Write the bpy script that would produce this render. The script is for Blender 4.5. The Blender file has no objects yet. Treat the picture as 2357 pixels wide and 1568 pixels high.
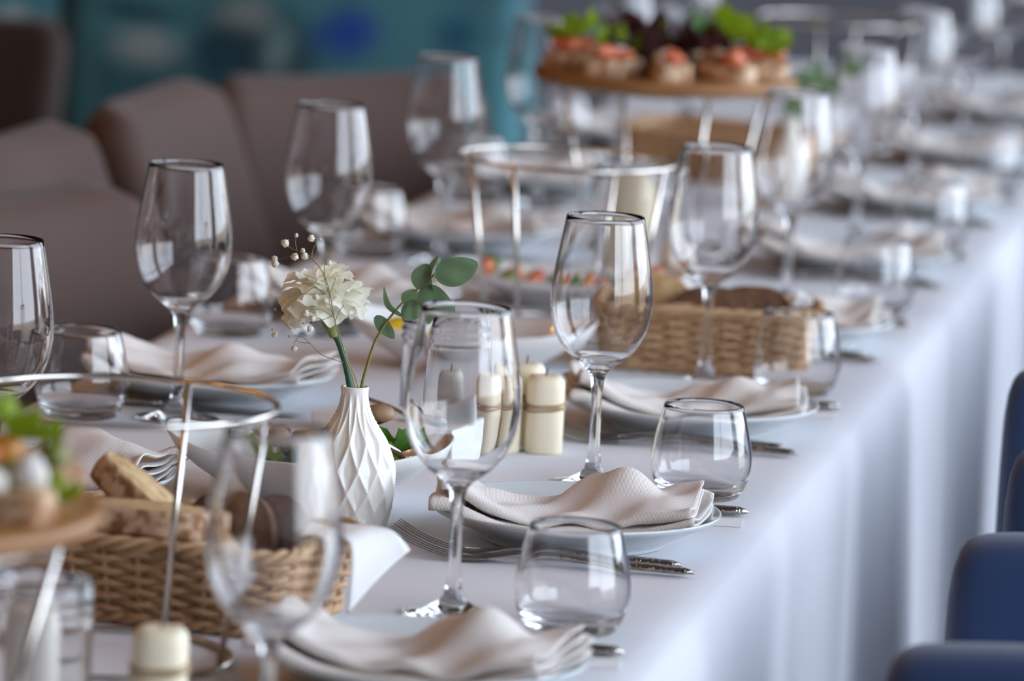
import bpy, bmesh, math, random
from mathutils import Vector, Matrix, noise
from mathutils.bvhtree import BVHTree

# ------------------------------------------------------------------ camera, world, light
SC = bpy.context.scene
COL = SC.collection
TZ = 0.75                                    # table top height
W, H = 2357, 1568
F_PX, PITCH, ROLL, YAW, CAMH = 12354.9, 0.1433, 0.0482, 0.1791, 0.7506
CAM = Vector((0.9, 0.0, TZ + CAMH))
FW = Vector((-math.sin(YAW)*math.cos(PITCH), math.cos(YAW)*math.cos(PITCH), -math.sin(PITCH)))
_r = Vector((math.cos(YAW), math.sin(YAW), 0)); _u = _r.cross(FW)
RT = math.cos(ROLL)*_r + math.sin(ROLL)*_u
UP = -math.sin(ROLL)*_r + math.cos(ROLL)*_u
cam_d = bpy.data.cameras.new('camera'); cam = bpy.data.objects.new('camera', cam_d); COL.objects.link(cam)
cam.matrix_world = Matrix(((RT.x, UP.x, -FW.x, CAM.x), (RT.y, UP.y, -FW.y, CAM.y), (RT.z, UP.z, -FW.z, CAM.z), (0, 0, 0, 1)))
cam_d.sensor_width = 36; cam_d.lens = F_PX/W*36
cam_d.clip_end = 200; cam_d.clip_start = .05
cam_d.dof.use_dof = True; cam_d.dof.focus_distance = 4.22; cam_d.dof.aperture_fstop = 5.5
SC.camera = cam

world = bpy.data.worlds.new('sky'); SC.world = world; world.use_nodes = True
wn, wl = world.node_tree.nodes, world.node_tree.links
bg = wn['Background']
tc = wn.new('ShaderNodeTexCoord'); sx = wn.new('ShaderNodeSeparateXYZ'); cr = wn.new('ShaderNodeValToRGB')
wl.new(tc.outputs['Generated'], sx.inputs[0])
mr = wn.new('ShaderNodeMapRange'); mr.inputs[1].default_value = -0.12; mr.inputs[2].default_value = 0.9
wl.new(sx.outputs['Z'], mr.inputs[0]); wl.new(mr.outputs[0], cr.inputs[0]); wl.new(cr.outputs[0], bg.inputs[0])
e = cr.color_ramp.elements
e[0].position = 0.0; e[0].color = (.16, .14, .12, 1)
e[1].position = 1.0; e[1].color = (.62, .75, 1.0, 1)
x = e.new(0.115); x.color = (.30, .27, .24, 1)
x = e.new(0.14); x.color = (.83, .895, 1.0, 1)
bg.inputs[1].default_value = 9.4
SC.view_settings.view_transform = 'Standard'; SC.view_settings.look = 'None'
SC.view_settings.exposure = -0.28; SC.view_settings.gamma = 1.0
SC.view_settings.use_curve_mapping = False
cy = SC.cycles
cy.transparent_max_bounces = 48; cy.max_bounces = 28; cy.transmission_bounces = 28; cy.glossy_bounces = 8; cy.diffuse_bounces = 4
cy.caustics_reflective = False; cy.caustics_refractive = True; cy.sample_clamp_indirect = 6.0; cy.blur_glossy = 0.2
cy.use_denoising = True

# ------------------------------------------------------------------ helpers
R = math.radians
def ray(px, py): return FW + RT*((px - W/2)/F_PX) - UP*((py - H/2)/F_PX)
def at_z(px, py, z=0.0):                      # pixel -> point at height z above the table top
    d = ray(px, py); return CAM + d*((TZ + z - CAM.z)/d.z)
def at_y(px, py, Y):
    d = ray(px, py); return CAM + d*((Y - CAM.y)/d.y)

def obj(name, vf, mat, parent=None, loc=(0, 0, 0), smooth=True, rot=None, kind=None):
    me = bpy.data.meshes.new(name)
    if isinstance(vf, bmesh.types.BMesh):
        vf.to_mesh(me); vf.free()
    else:
        me.from_pydata([tuple(v) for v in vf[0]], [], vf[1]); me.update()
    if isinstance(mat, (list, tuple)):
        for m in mat: me.materials.append(m)
    else: me.materials.append(mat)
    if smooth: me.polygons.foreach_set('use_smooth', [True]*len(me.polygons))
    o = bpy.data.objects.new(name, me); COL.objects.link(o); o.location = loc
    if rot: o.rotation_euler = rot
    if parent is not None: o.parent = parent
    if kind: o['kind'] = kind
    return o
def tag(o, label, cat, group=None):
    o['label'] = label; o['category'] = cat
    if group: o['group'] = group
    return o
def thing(name, label, cat, loc=(0, 0, 0), rotz=0.0, group=None, rot=None):
    o = bpy.data.objects.new(name, None); COL.objects.link(o); o.empty_display_size = .02
    o.location = loc; o.rotation_euler = rot if rot else (0, 0, rotz)
    return tag(o, label, cat, group)
def dup(root, loc, rotz=0.0, label=None, group=None, scale=None):
    def cp(o, par):
        c = o.copy(); COL.objects.link(c); c.parent = par
        for ch in o.children: cp(ch, c)
        return c
    r = cp(root, None); r.location = loc; r.rotation_euler = (0, 0, rotz)
    if scale: r.scale = (scale, scale, scale)
    if label: r['label'] = label
    if group: r['group'] = group
    elif label and 'group' in r: del r['group']
    return r
def struct(name, vf, mat, smooth=False): return obj(name, vf, mat, None, smooth=smooth, kind='structure')

def join(*parts):
    V, Fc = [], []
    for v, f in parts:
        b = len(V); V += [Vector(p) for p in v]; Fc += [tuple(i + b for i in q) for q in f]
    return V, Fc
def lathe(prof, seg=48, loop=False):
    V, Fc = [], []; idx = []
    for r, z in prof:
        if r < 1e-6: idx.append([len(V)]*seg); V.append(Vector((0, 0, z)))
        else:
            idx.append(list(range(len(V), len(V) + seg)))
            for k in range(seg):
                a = 2*math.pi*k/seg; V.append(Vector((r*math.cos(a), r*math.sin(a), z)))
    n = len(prof)
    for i in range(n if loop else n - 1):
        A, B = idx[i], idx[(i + 1) % n]
        for k in range(seg):
            q = (A[k], A[(k+1) % seg], B[(k+1) % seg], B[k]); u = []
            for t in q:
                if t not in u: u.append(t)
            if len(u) > 2: Fc.append(tuple(u))
    return V, Fc
def spl(pts, n):                              # Catmull-Rom through points (tuples of any length)
    P = [pts[0]] + list(pts) + [pts[-1]]; out = []
    for i in range(1, len(P) - 2):
        for k in range(n):
            t = k/n; a, b, c, d = P[i-1], P[i], P[i+1], P[i+2]
            out.append(tuple(.5*(2*b[j] + (c[j]-a[j])*t + (2*a[j]-5*b[j]+4*c[j]-d[j])*t*t + (3*b[j]-a[j]-3*c[j]+d[j])*t**3) for j in range(len(b))))
    out.append(tuple(pts[-1])); return out
def tube(pts, rad, sides=8, closed=False, cap=True, flat=None):
    P = [Vector(p) for p in pts]; n = len(P); V, Fc = [], []
    up = Vector((0, 0, 1)); prev = None
    for i in range(n):
        t = (P[(i+1) % n] - P[i-1]) if closed else (P[min(i+1, n-1)] - P[max(i-1, 0)])
        t.normalize()
        if prev is None:
            a = up if abs(t.z) < .9 else Vector((1, 0, 0)); s = t.cross(a).normalized()
        else: s = (prev - t*prev.dot(t)).normalized()
        if closed: s = t.cross(up).normalized() if abs(t.z) < .95 else s
        prev = s; b = s.cross(t)
        r = rad[i] if isinstance(rad, (list, tuple)) else rad
        fx = flat if flat else 1.0
        for k in range(sides):
            a = 2*math.pi*k/sides; V.append(P[i] + s*(r*math.cos(a)) + b*(r*fx*math.sin(a)))
    for i in range(n if closed else n - 1):
        j = (i + 1) % n
        for k in range(sides):
            Fc.append((i*sides + k, i*sides + (k+1) % sides, j*sides + (k+1) % sides, j*sides + k))
    if cap and not closed:
        Fc.append(tuple(range(sides))[::-1]); Fc.append(tuple((n-1)*sides + k for k in range(sides)))
    return V, Fc
def grid(fn, nu, nv):
    V = [Vector(fn(i/nu, j/nv)) for i in range(nu + 1) for j in range(nv + 1)]
    Fc = [(i*(nv+1)+j, (i+1)*(nv+1)+j, (i+1)*(nv+1)+j+1, i*(nv+1)+j+1) for i in range(nu) for j in range(nv)]
    return V, Fc
def box(x0, x1, y0, y1, z0, z1):
    V = [Vector((x, y, z)) for x in (x0, x1) for y in (y0, y1) for z in (z0, z1)]
    return V, [(0, 1, 3, 2), (4, 6, 7, 5), (0, 4, 5, 1), (2, 3, 7, 6), (0, 2, 6, 4), (1, 5, 7, 3)]
def rbox(sx, sy, sz, r=.01, seg=3, c=(0, 0, 0)):
    bm = bmesh.new(); bmesh.ops.create_cube(bm, size=1)
    for v in bm.verts: v.co = Vector((v.co.x*sx + c[0], v.co.y*sy + c[1], v.co.z*sz + c[2]))
    bmesh.ops.bevel(bm, geom=list(bm.edges), offset=r, segments=seg, profile=.5, affect='EDGES')
    return bm
def xf(vf, m): return [m @ Vector(v) for v in vf[0]], vf[1]
def fix(bm):
    bmesh.ops.recalc_face_normals(bm, faces=bm.faces); return bm
def solid(o, t, off=0.0):
    m = o.modifiers.new('thickness', 'SOLIDIFY'); m.thickness = t; m.offset = off; return o
def subd(o, n=1):
    m = o.modifiers.new('smooth', 'SUBSURF'); m.levels = n; m.render_levels = n; return o

def world_mesh(roots):
    bpy.context.view_layer.update(); V, Fc = [], []
    def walk(o):
        if o.type == 'MESH':
            b = len(V); V.extend(o.matrix_world @ v.co for v in o.data.vertices); Fc.extend(tuple(i + b for i in p.vertices) for p in o.data.polygons)
        for c in o.children: walk(c)
    for r in roots: walk(r)
    return V, Fc
def settle(o, supports, sink=.0005):
    """lower (or lift) o straight down onto its supports until the first contact"""
    V, Fc = world_mesh([o]); S, Sf = world_mesh(supports); up = Vector((0, 0, .4))
    V = [v + up for v in V]; ts, to = BVHTree.FromPolygons(S, Sf), BVHTree.FromPolygons(V, Fc); best = 9.0
    for v in V:
        h = ts.ray_cast(v, Vector((0, 0, -1)))
        if h[0] is not None: best = min(best, h[3])
    x0, x1 = min(v.x for v in V), max(v.x for v in V); y0, y1 = min(v.y for v in V), max(v.y for v in V)
    for v in S:
        if x0 <= v.x <= x1 and y0 <= v.y <= y1:
            h = to.ray_cast(v, Vector((0, 0, 1)))
            if h[0] is not None: best = min(best, h[3])
    if best < 9: o.location.z += .4 - best - sink
    return o
# ------------------------------------------------------------------ materials
def M(name, col, rough=.5, metal=0.0, bump=None, var=None, sheen=0.0, sss=0.0, trans=0.0, coat=0.0, spec=.5, ior=1.5):
    """bump=(kind, scale, strength)  var=(scale, second colour, contrast)"""
    m = bpy.data.materials.new(name); m.use_nodes = True; nt = m.node_tree; N, L = nt.nodes, nt.links
    p = N['Principled BSDF']; p.inputs['Base Color'].default_value = (*col, 1); p.inputs['Roughness'].default_value = rough
    p.inputs['Metallic'].default_value = metal; p.inputs['Specular IOR Level'].default_value = spec
    p.inputs['Sheen Weight'].default_value = sheen; p.inputs['Coat Weight'].default_value = coat; p.inputs['IOR'].default_value = ior
    p.inputs['Transmission Weight'].default_value = trans
    if sss: p.inputs['Subsurface Weight'].default_value = sss; p.inputs['Subsurface Radius'].default_value = (.01, .008, .006); p.inputs['Subsurface Scale'].default_value = .6
    t = N.new('ShaderNodeTexCoord')
    if var:
        n = N.new('ShaderNodeTexNoise'); n.inputs['Scale'].default_value = var[0]; n.inputs['Detail'].default_value = 4
        L.new(t.outputs['Object'], n.inputs['Vector'])
        c = N.new('ShaderNodeValToRGB'); w = var[2] if len(var) > 2 else .2
        c.color_ramp.elements[0].position = .5 - w; c.color_ramp.elements[1].position = .5 + w
        c.color_ramp.elements[0].color = (*col, 1); c.color_ramp.elements[1].color = (*var[1], 1)
        L.new(n.outputs['Fac'], c.inputs[0]); L.new(c.outputs[0], p.inputs['Base Color'])
    if bump:
        k, s, st = bump; b = N.new('ShaderNodeBump'); b.inputs['Strength'].default_value = st; b.inputs['Distance'].default_value = .001
        if k == 'noise':
            n = N.new('ShaderNodeTexNoise'); n.inputs['Scale'].default_value = s; n.inputs['Detail'].default_value = 3; out = n.outputs['Fac']; L.new(t.outputs['Object'], n.inputs['Vector'])
        elif k == 'voronoi':
            n = N.new('ShaderNodeTexVoronoi'); n.inputs['Scale'].default_value = s; out = n.outputs['Distance']; L.new(t.outputs['Object'], n.inputs['Vector'])
        elif k == 'weave':
            w1 = N.new('ShaderNodeTexWave'); w1.bands_direction = 'DIAGONAL'; w1.inputs['Scale'].default_value = s; w1.inputs['Distortion'].default_value = .6; w1.inputs['Detail Scale'].default_value = 3
            w2 = N.new('ShaderNodeTexWave'); w2.bands_direction = 'X'; w2.inputs['Scale'].default_value = s*1.4; w2.inputs['Distortion'].default_value = .6
            L.new(t.outputs['UV'], w1.inputs['Vector']); L.new(t.outputs['UV'], w2.inputs['Vector'])
            a = N.new('ShaderNodeMath'); a.operation = 'ADD'; L.new(w1.outputs['Fac'], a.inputs[0]); L.new(w2.outputs['Fac'], a.inputs[1]); out = a.outputs[0]
        L.new(out, b.inputs['Height']); L.new(b.outputs[0], p.inputs['Normal'])
    return m
def thin_glass(name, tint=(.99, .995, .995), f0=.05, edge=(.42, .48, .48)):
    m = bpy.data.materials.new(name); m.use_nodes = True; nt = m.node_tree; N, L = nt.nodes, nt.links
    for n in list(N):
        if n.type != 'OUTPUT_MATERIAL': N.remove(n)
    o = N['Material Output']; lw = N.new('ShaderNodeLayerWeight'); lw.inputs[0].default_value = .5
    pw = N.new('ShaderNodeMath'); pw.operation = 'POWER'; pw.inputs[1].default_value = 5; L.new(lw.outputs['Facing'], pw.inputs[0])
    ma = N.new('ShaderNodeMath'); ma.operation = 'MULTIPLY_ADD'; ma.inputs[1].default_value = 1 - f0; ma.inputs[2].default_value = f0; L.new(pw.outputs[0], ma.inputs[0])
    tr = N.new('ShaderNodeBsdfTransparent'); tr.inputs[0].default_value = (*tint, 1)
    p3 = N.new('ShaderNodeMath'); p3.operation = 'POWER'; p3.inputs[1].default_value = 4; L.new(lw.outputs['Facing'], p3.inputs[0])
    mc = N.new('ShaderNodeMixRGB'); mc.inputs[1].default_value = (*tint, 1); mc.inputs[2].default_value = (*edge, 1); L.new(p3.outputs[0], mc.inputs[0]); L.new(mc.outputs[0], tr.inputs[0])
    gl = N.new('ShaderNodeBsdfGlossy'); gl.inputs['Roughness'].default_value = 0.0
    mx = N.new('ShaderNodeMixShader'); L.new(ma.outputs[0], mx.inputs[0]); L.new(tr.outputs[0], mx.inputs[1]); L.new(gl.outputs[0], mx.inputs[2])
    L.new(mx.outputs[0], o.inputs[0]); return m
def leafy(name, col, trans=.35, rough=.5, var=None, spec=.3):
    m = M(name, col, rough, var=var, spec=spec); nt = m.node_tree; N, L = nt.nodes, nt.links
    p = N['Principled BSDF']; t = N.new('ShaderNodeBsdfTranslucent'); t.inputs[0].default_value = (*col, 1); mx = N.new('ShaderNodeMixShader'); mx.inputs[0].default_value = trans
    L.new(p.outputs[0], mx.inputs[1]); L.new(t.outputs[0], mx.inputs[2]); L.new(mx.outputs[0], N['Material Output'].inputs[0]); return m

CLOTH = M('white tablecloth', (.69, .69, .72), .85, bump=('noise', 900, .35), sheen=.15, spec=.2)
LINEN = M('beige linen', (.80, .735, .68), .9, bump=('weave', 215, .4), sheen=.2, spec=.15)
WHITE_NAP = M('white paper napkin', (.82, .80, .77), .85, bump=('noise', 300, .3), spec=.2)
PORC = M('glazed porcelain', (.66, .695, .70), .12, coat=.3)
CREAMPORC = M('white porcelain', (.80, .79, .77), .15, coat=.3)
VASE_M = M('white ceramic', (.90, .865, .79), .22, coat=.25)
GLASS = M('clear glass', (1, 1, 1), 0.0, trans=1.0, ior=1.5)
PANE = thin_glass('window glass', (.98, .99, .99), .04, (.98, .99, .99))
SGLASS = GLASS
STEEL = M('polished steel', (.56, .54, .51), .16, 1.0)
HAMMER = M('hammered steel', (.46, .42, .38), .13, 1.0, bump=('voronoi', 330, 1.0))
CHROME = M('brushed nickel', (.74, .70, .64), .22, 1.0)
PETAL = leafy('carnation petal', (.97, .95, .84), .38, .6, spec=.2)
CALYX = M('green calyx', (.11, .17, .03), .5, var=(90, (.22, .25, .07)))
STEMG = M('dark green stem', (.03, .10, .06), .45)
STEMY = M('olive stem', (.20, .22, .05), .5, var=(80, (.28, .22, .06)))
EUC = leafy('eucalyptus leaf', (.135, .225, .115), .25, .5, var=(60, (.22, .32, .18), .25))
GYPS = M('tiny dried flower', (.80, .74, .54), .9, bump=('noise', 3, 1.0), var=(4, (.95, .92, .80)))
TWIG = M('thin twig', (.23, .20, .07), .7)
WICKER = M('wicker', (.40, .235, .115), .6, bump=('noise', 300, .5), var=(40, (.58, .37, .20), .25))
CRUST = M('bread crust', (.30, .135, .055), .75, bump=('noise', 120, 1.0), var=(85, (.70, .50, .33), .08))
CRUMB = M('bread crumb', (.66, .50, .28), .9, bump=('noise', 220, 1.0), var=(90, (.42, .24, .09)))
RYE = M('dark rye bread', (.085, .040, .020), .85, bump=('noise', 160, 1.0), var=(90, (.20, .10, .05)))
GREEN = leafy('green lettuce', (.20, .33, .012), .4, .5, var=(25, (.34, .46, .03)))
DGREEN = leafy('deep green lettuce', (.08, .20, .03), .3, .5)
PURPLE = leafy('red leaf lettuce', (.055, .02, .03), .25, .45, var=(30, (.10, .03, .03)))
TOMATO = M('tomato', (.58, .10, .04), .25, var=(60, (.66, .22, .10)))
CHEESE = M('white cheese', (.76, .72, .66), .6)
ORANGE_F = M('orange topping', (.66, .28, .06), .4)
OLIVE_F = M('olive green topping', (.19, .20, .045), .4)
YELLOW = M('yellow pepper', (.75, .50, .02), .3)
MUSH = M('brown mushroom', (.20, .11, .06), .5, var=(60, (.36, .22, .12)))
WOOD = M('oiled wood board', (.24, .10, .03), .4, bump=('noise', 60, .3), var=(14, (.36, .17, .055)))
WAX = M('cream wax', (.88, .78, .58), .5, sss=.25)
WAXW = M('white wax', (.84, .80, .72), .5, sss=.25)
TWINE = M('jute twine', (.46, .32, .18), .9, bump=('noise', 700, 1.0))
TAUPE = M('taupe upholstery', (.088, .050, .039), .85, bump=('noise', 500, .4), sheen=.10)
DARKB = M('dark brown upholstery', (.035, .018, .013), .8, sheen=.1)
BLUE = M('navy velvet', (.006, .030, .10), .7, bump=('noise', 700, .3), sheen=.22)
LEGW = M('dark wood', (.05, .03, .02), .4)
CARPET = M('grey carpet', (.27, .265, .30), .95, bump=('noise', 300, .6), var=(1.2, (.22, .21, .24)))
WALLM = M('wall paint', (.30, .30, .35), .8)
WALLD = M('warm wood wall panel', (.22, .10, .035), .5, bump=('noise', 20, .3), var=(3, (.13, .06, .025)))
CEIL = M('ceiling paint', (.26, .25, .25), .9)
FRAME = M('dark window frame', (.05, .045, .04), .4)
PAPER = M('white paper', (.86, .86, .86), .7)
WICK = M('wick', (.05, .04, .03), .9)
BULB = bpy.data.materials.new('warm bulb'); BULB.use_nodes = True
_p = BULB.node_tree.nodes['Principled BSDF']; _p.inputs['Emission Color'].default_value = (1, .48, .16, 1); _p.inputs['Emission Strength'].default_value = 270
TABLEW = M('table wood', (.20, .12, .07), .5)

# ------------------------------------------------------------------ the room
X0, X1, Y0, Y1, CH = -6.0, 2.5, -4.0, 15.0, 3.4
struct('floor', box(X0, X1, Y0, Y1, -.1, 0), CARPET)
struct('ceiling', box(X0, X1, Y0, Y1, CH, CH + .1), CEIL)
struct('wall_left', box(X0 - .1, X0, Y0, Y1, 0, CH), WALLD)
struct('wall_back', box(X0, X1, Y1, Y1 + .1, 0, CH), WALLM)
struct('wall_front', box(X0, X1, Y0 - .1, Y0, 0, CH), WALLM)
# right wall: a row of tall windows with slim dark mullions
struct('wall_right', join(box(X1, X1 + .15, Y0, Y1, 0, .30), box(X1, X1 + .15, Y0, Y1, 3.10, CH),
                          box(X1, X1 + .15, Y0, .9, .30, 3.10), box(X1, X1 + .15, 11.9, Y1, .30, 3.10)), WALLM)
nb = 3; wy0, wy1 = 0.9, 11.9; bw = (wy1 - wy0)/nb
for i in range(nb):
    a, b = wy0 + i*bw, wy0 + (i + 1)*bw
    w = struct('window_%d' % (i + 1), join(box(X1, X1 + .15, a, a + .28, .30, 3.10), box(X1, X1 + .15, b - .28, b, .30, 3.10),
               box(X1 + .02, X1 + .12, a, b, .30, .36), box(X1 + .02, X1 + .12, a, b, 3.04, 3.10), box(X1 + .04, X1 + .10, a, b, 2.3, 2.34),
               box(X1 + .04, X1 + .10, (a+b)/2 - .02, (a+b)/2 + .02, .30, 3.10)), FRAME)
    obj('pane', box(X1 + .065, X1 + .073, a + .28, (a+b)/2 - .02, .36, 3.04), PANE, w, smooth=False)
    obj('pane', box(X1 + .065, X1 + .073, (a+b)/2 + .02, b - .28, .36, 3.04), PANE, w, smooth=False)
    ld = bpy.data.lights.new('window_portal', 'AREA'); ld.shape = 'RECTANGLE'; ld.size = bw; ld.size_y = 2.8; ld.cycles.is_portal = True
    lo = bpy.data.objects.new('window_portal', ld); COL.objects.link(lo); lo.location = (X1 + .2, (a+b)/2, 1.70)
    lo.rotation_euler = Matrix(((0, 0, 1), (1, 0, 0), (0, 1, 0))).to_euler()

# pendant lamps over the far side of the room (their warm bulbs glint in cutlery and glass)
def pendant(x, y, z, i):
    t = thing('pendant_lamp', 'small warm bulb pendant lamp hanging from the ceiling on the side away from the windows', 'lamp', (x, y, z), group='pendant lamps')
    obj('bulb', lathe([(0, -.022), (.010, -.019), (.016, -.008), (.015, .004), (.010, .022), (.009, .045), (0, .046)], 16), BULB, t)
    obj('socket', lathe([(0, .04), (.018, .04), (.018, .10), (.006, .11), (0, .11)], 14), LEGW, t)
    obj('cord', tube([(0, 0, .10), (0, 0, CH - z + .002)], .004, 6), LEGW, t)
k = 0
for (x, y, z) in [(-1.2, 2.2, 2.2), (-1.5, 3.4, 2.35), (-1.3, 4.6, 2.25), (-1.6, 5.8, 2.4), (-2.6, 2.6, 2.4), (-2.7, 4.2, 2.5), (-2.6, 6.4, 2.4), (-1.4, 7.4, 2.3), (-.9, 3.0, 2.1), (-.8, 4.1, 2.15), (-.9, 5.2, 2.1), (-2.0, 3.0, 2.3), (-2.1, 4.9, 2.3), (-3.4, 3.6, 2.5), (-3.4, 5.4, 2.5)]:
    pendant(x, y, z, k); k += 1

# ------------------------------------------------------------------ table and cloth
TX, TY0, TY1 = .35, 1.6, 8.35
tb = thing('dining_table', 'long wooden banquet table hidden under the white cloth', 'table', (0, 0, 0))
obj('tabletop', box(-TX + .006, TX - .006, TY0, TY1, TZ - .035, TZ - .004), TABLEW, tb, smooth=False)
for y in (1.9, 4.3, 5.53, 8.1):
    for x in (-.22, .22): obj('leg', box(x - .025, x + .025, y - .025, y + .025, 0, TZ - .035), TABLEW, tb, smooth=False)
random.seed(3)
def cloth():
    # section across the table: left drop, top, right drop; v runs along the table
    sec = []
    for i in range(9): sec.append(('L', i/8))
    for i in range(41): sec.append(('T', i/40))
    for i in range(29): sec.append(('R', i/28))
    ny = 420; V = []
    def fold(y, s):      # soft vertical folds of the drop
        return (math.sin(y*5.1 + .8)*.5 + math.sin(y*9.7 + 2.0)*.35 + math.sin(y*17.3 + .3)*.15)*s
    for j in range(ny + 1):
        y = TY0 - .01 + (TY1 - TY0 + .02)*j/ny
        for kd, t in sec:
            if kd == 'T':
                x = -TX + 2*TX*t; z = 0.0
                e_ = min(t, 1 - t)*2*TX
                if e_ < .012: z = -.004*(1 - e_/.012)**2
                V.append((x, y, TZ + z))
            elif kd == 'L':
                d = (1 - t)*.20 + .006; V.append((-TX - .005 - .012*min(1, d/.05) - fold(y, .010)*d/.2, y, TZ - .004 - d))
            else:
                d = t*.66 + .006; g = min(1, d/.5)
                V.append((TX + .003 + .009*min(1, d/.02) + .012*g + fold(y, .015)*g, y, TZ - .004 - d))
    n = len(sec); Fc = [(j*n+i, j*n+i+1, (j+1)*n+i+1, (j+1)*n+i) for j in range(ny) for i in range(n - 1)]
    o = obj('tablecloth', (V, Fc), CLOTH); return solid(o, .0012, -1)
tag(cloth(), 'white tablecloth over the long table, hanging in soft folds beside the blue chairs', 'tablecloth')

# ------------------------------------------------------------------ glasses
def wine_glass(label, loc, group=None):
    t = thing('wine_glass', label, 'wine glass', loc, 0, group)
    out = spl([(.0102, .098), (.0165, .1025), (.0245, .109), (.033, .1195), (.0388, .132), (.0414, .145), (.0422, .153), (.0417, .166), (.0397, .182), (.0363, .202), (.0322, .225)], 4)
    inn = [(max(r - .0012, 0.0), z + (.0005 if i < 8 else 0)) for i, (r, z) in enumerate(out) if z > .1035]
    prof = out + [(out[-1][0] - .0006, .2254)] + inn[::-1] + [(.0125, .1040), (.006, .1028), (0, .1024)]
    obj('bowl', lathe(prof, 64), GLASS, t)
    st = spl([(.0062, .020), (.0048, .03), (.0043, .05), (.0044, .075), (.0056, .088), (.0075, .094), (.0102, .098)], 4)
    obj('stem', lathe(st, 64), SGLASS, t)
    ft = [(0, .0003), (.034, .0003), (.0372, .0008), (.0376, .0016), (.036, .0026)] + spl([(.030, .0034), (.02, .0058), (.0125, .0095), (.0085, .014), (.0062, .020)], 4)
    obj('foot', lathe(ft, 64), SGLASS, t)
    return t
def tumbler(label, loc, group=None):
    t = thing('tumbler', label, 'tumbler', loc, 0, group)
    out = spl([(.0352, .006), (.0385, .013), (.0412, .022), (.0418, .031), (.0408, .041), (.0375, .058), (.0326, .0765)], 4)
    inn = [(r - .0016, z) for r, z in out if z > .0135]
    obj('wall', lathe(out + [(out[-1][0] - .0008, .0771)] + inn[::-1] + [(.0335, .0118), (.028, .0105), (0, .0098)], 64), GLASS, t)
    obj('base', lathe([(0, .0005), (.028, .0005), (.032, .0015), (.0352, .006)], 64), SGLASS, t)
    return t
def T(x, y, z=0.0): return (x, y, TZ + z)
PY = [3.48 + .592*i for i in range(-1, 8)]      # plates on the window side
WY = [3.734 + .593*i for i in range(-1, 8)]
Wlab = {0: 'clear wine glass in front of the white bread basket, beside its empty ring stand',
        1: 'clear wine glass standing between the ribbed white vase and the plate with hammered forks',
        2: 'clear wine glass beside the twine tied candles, behind the plate with hammered forks',
        3: 'clear wine glass standing against the side of the wicker basket with dark bread and crackers'}
g0 = wine_glass(Wlab[0], T(.19, WY[0]))
FARG = 'clear empty wine glass on the window side of the table beyond the rye bread basket'
for i in range(1, 9):
    dup(g0, T(.190 + (.004 if i == 3 else 0), WY[i]), random.uniform(0, 6), Wlab.get(i, FARG), None if i in Wlab else 'far wine glasses on the window side')
LY = [3.918 + .5775*i for i in range(0, 7)]
Llab = ['clear wine glass at the brown chair side next to the lone short tumbler without a dish between', 'clear wine glass on the brown chair side standing behind the empty steel ring stand',
        'clear wine glass on the brown chair side behind the white carnation', 'clear wine glass on the chair side, next to the ring stand before the lettuce board']
Llab[0] = 'clear wine glass on the chair side next to the bruschetta board, reflecting the window'
for i in range(0, 7):
    dup(g0, T(-.2075, LY[i]), random.uniform(0, 6), Llab[i] if i < 4 else 'clear empty wine glass on the brown chair side beyond the lettuce board', None if i < 4 else 'far wine glasses on the chair side')
t0 = tumbler('stemless clear tumbler standing in front of the hammered forks', T(.280, 3.715))
for i in range(1, 7):
    dup(t0, T(.281 + .004*math.sin(i*3), 3.715 + .595*i + .008*math.sin(i*7)), 0, {1: 'stemless clear tumbler behind the plate with the hammered forks, on the window side', 2: 'stemless clear tumbler in front of the end of the rye bread basket'}.get(i, 'stemless clear tumbler on the window side beyond the rye bread basket'), None if i < 3 else 'far tumblers on the window side')
for i in range(0, 6):
    dup(t0, T(-.288, [3.897, 4.472, 5.02, 5.662, 6.245, 6.828][i]), 0, {1: 'stemless clear tumbler on the chair side beside the ring stand of the white bread basket', 2: 'stemless clear tumbler on the chair side beyond the white carnation'}.get(i, 'stemless clear tumbler on the brown chair side of the table'), 'tumblers on the chair side' if i not in (1, 2) else None)

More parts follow.
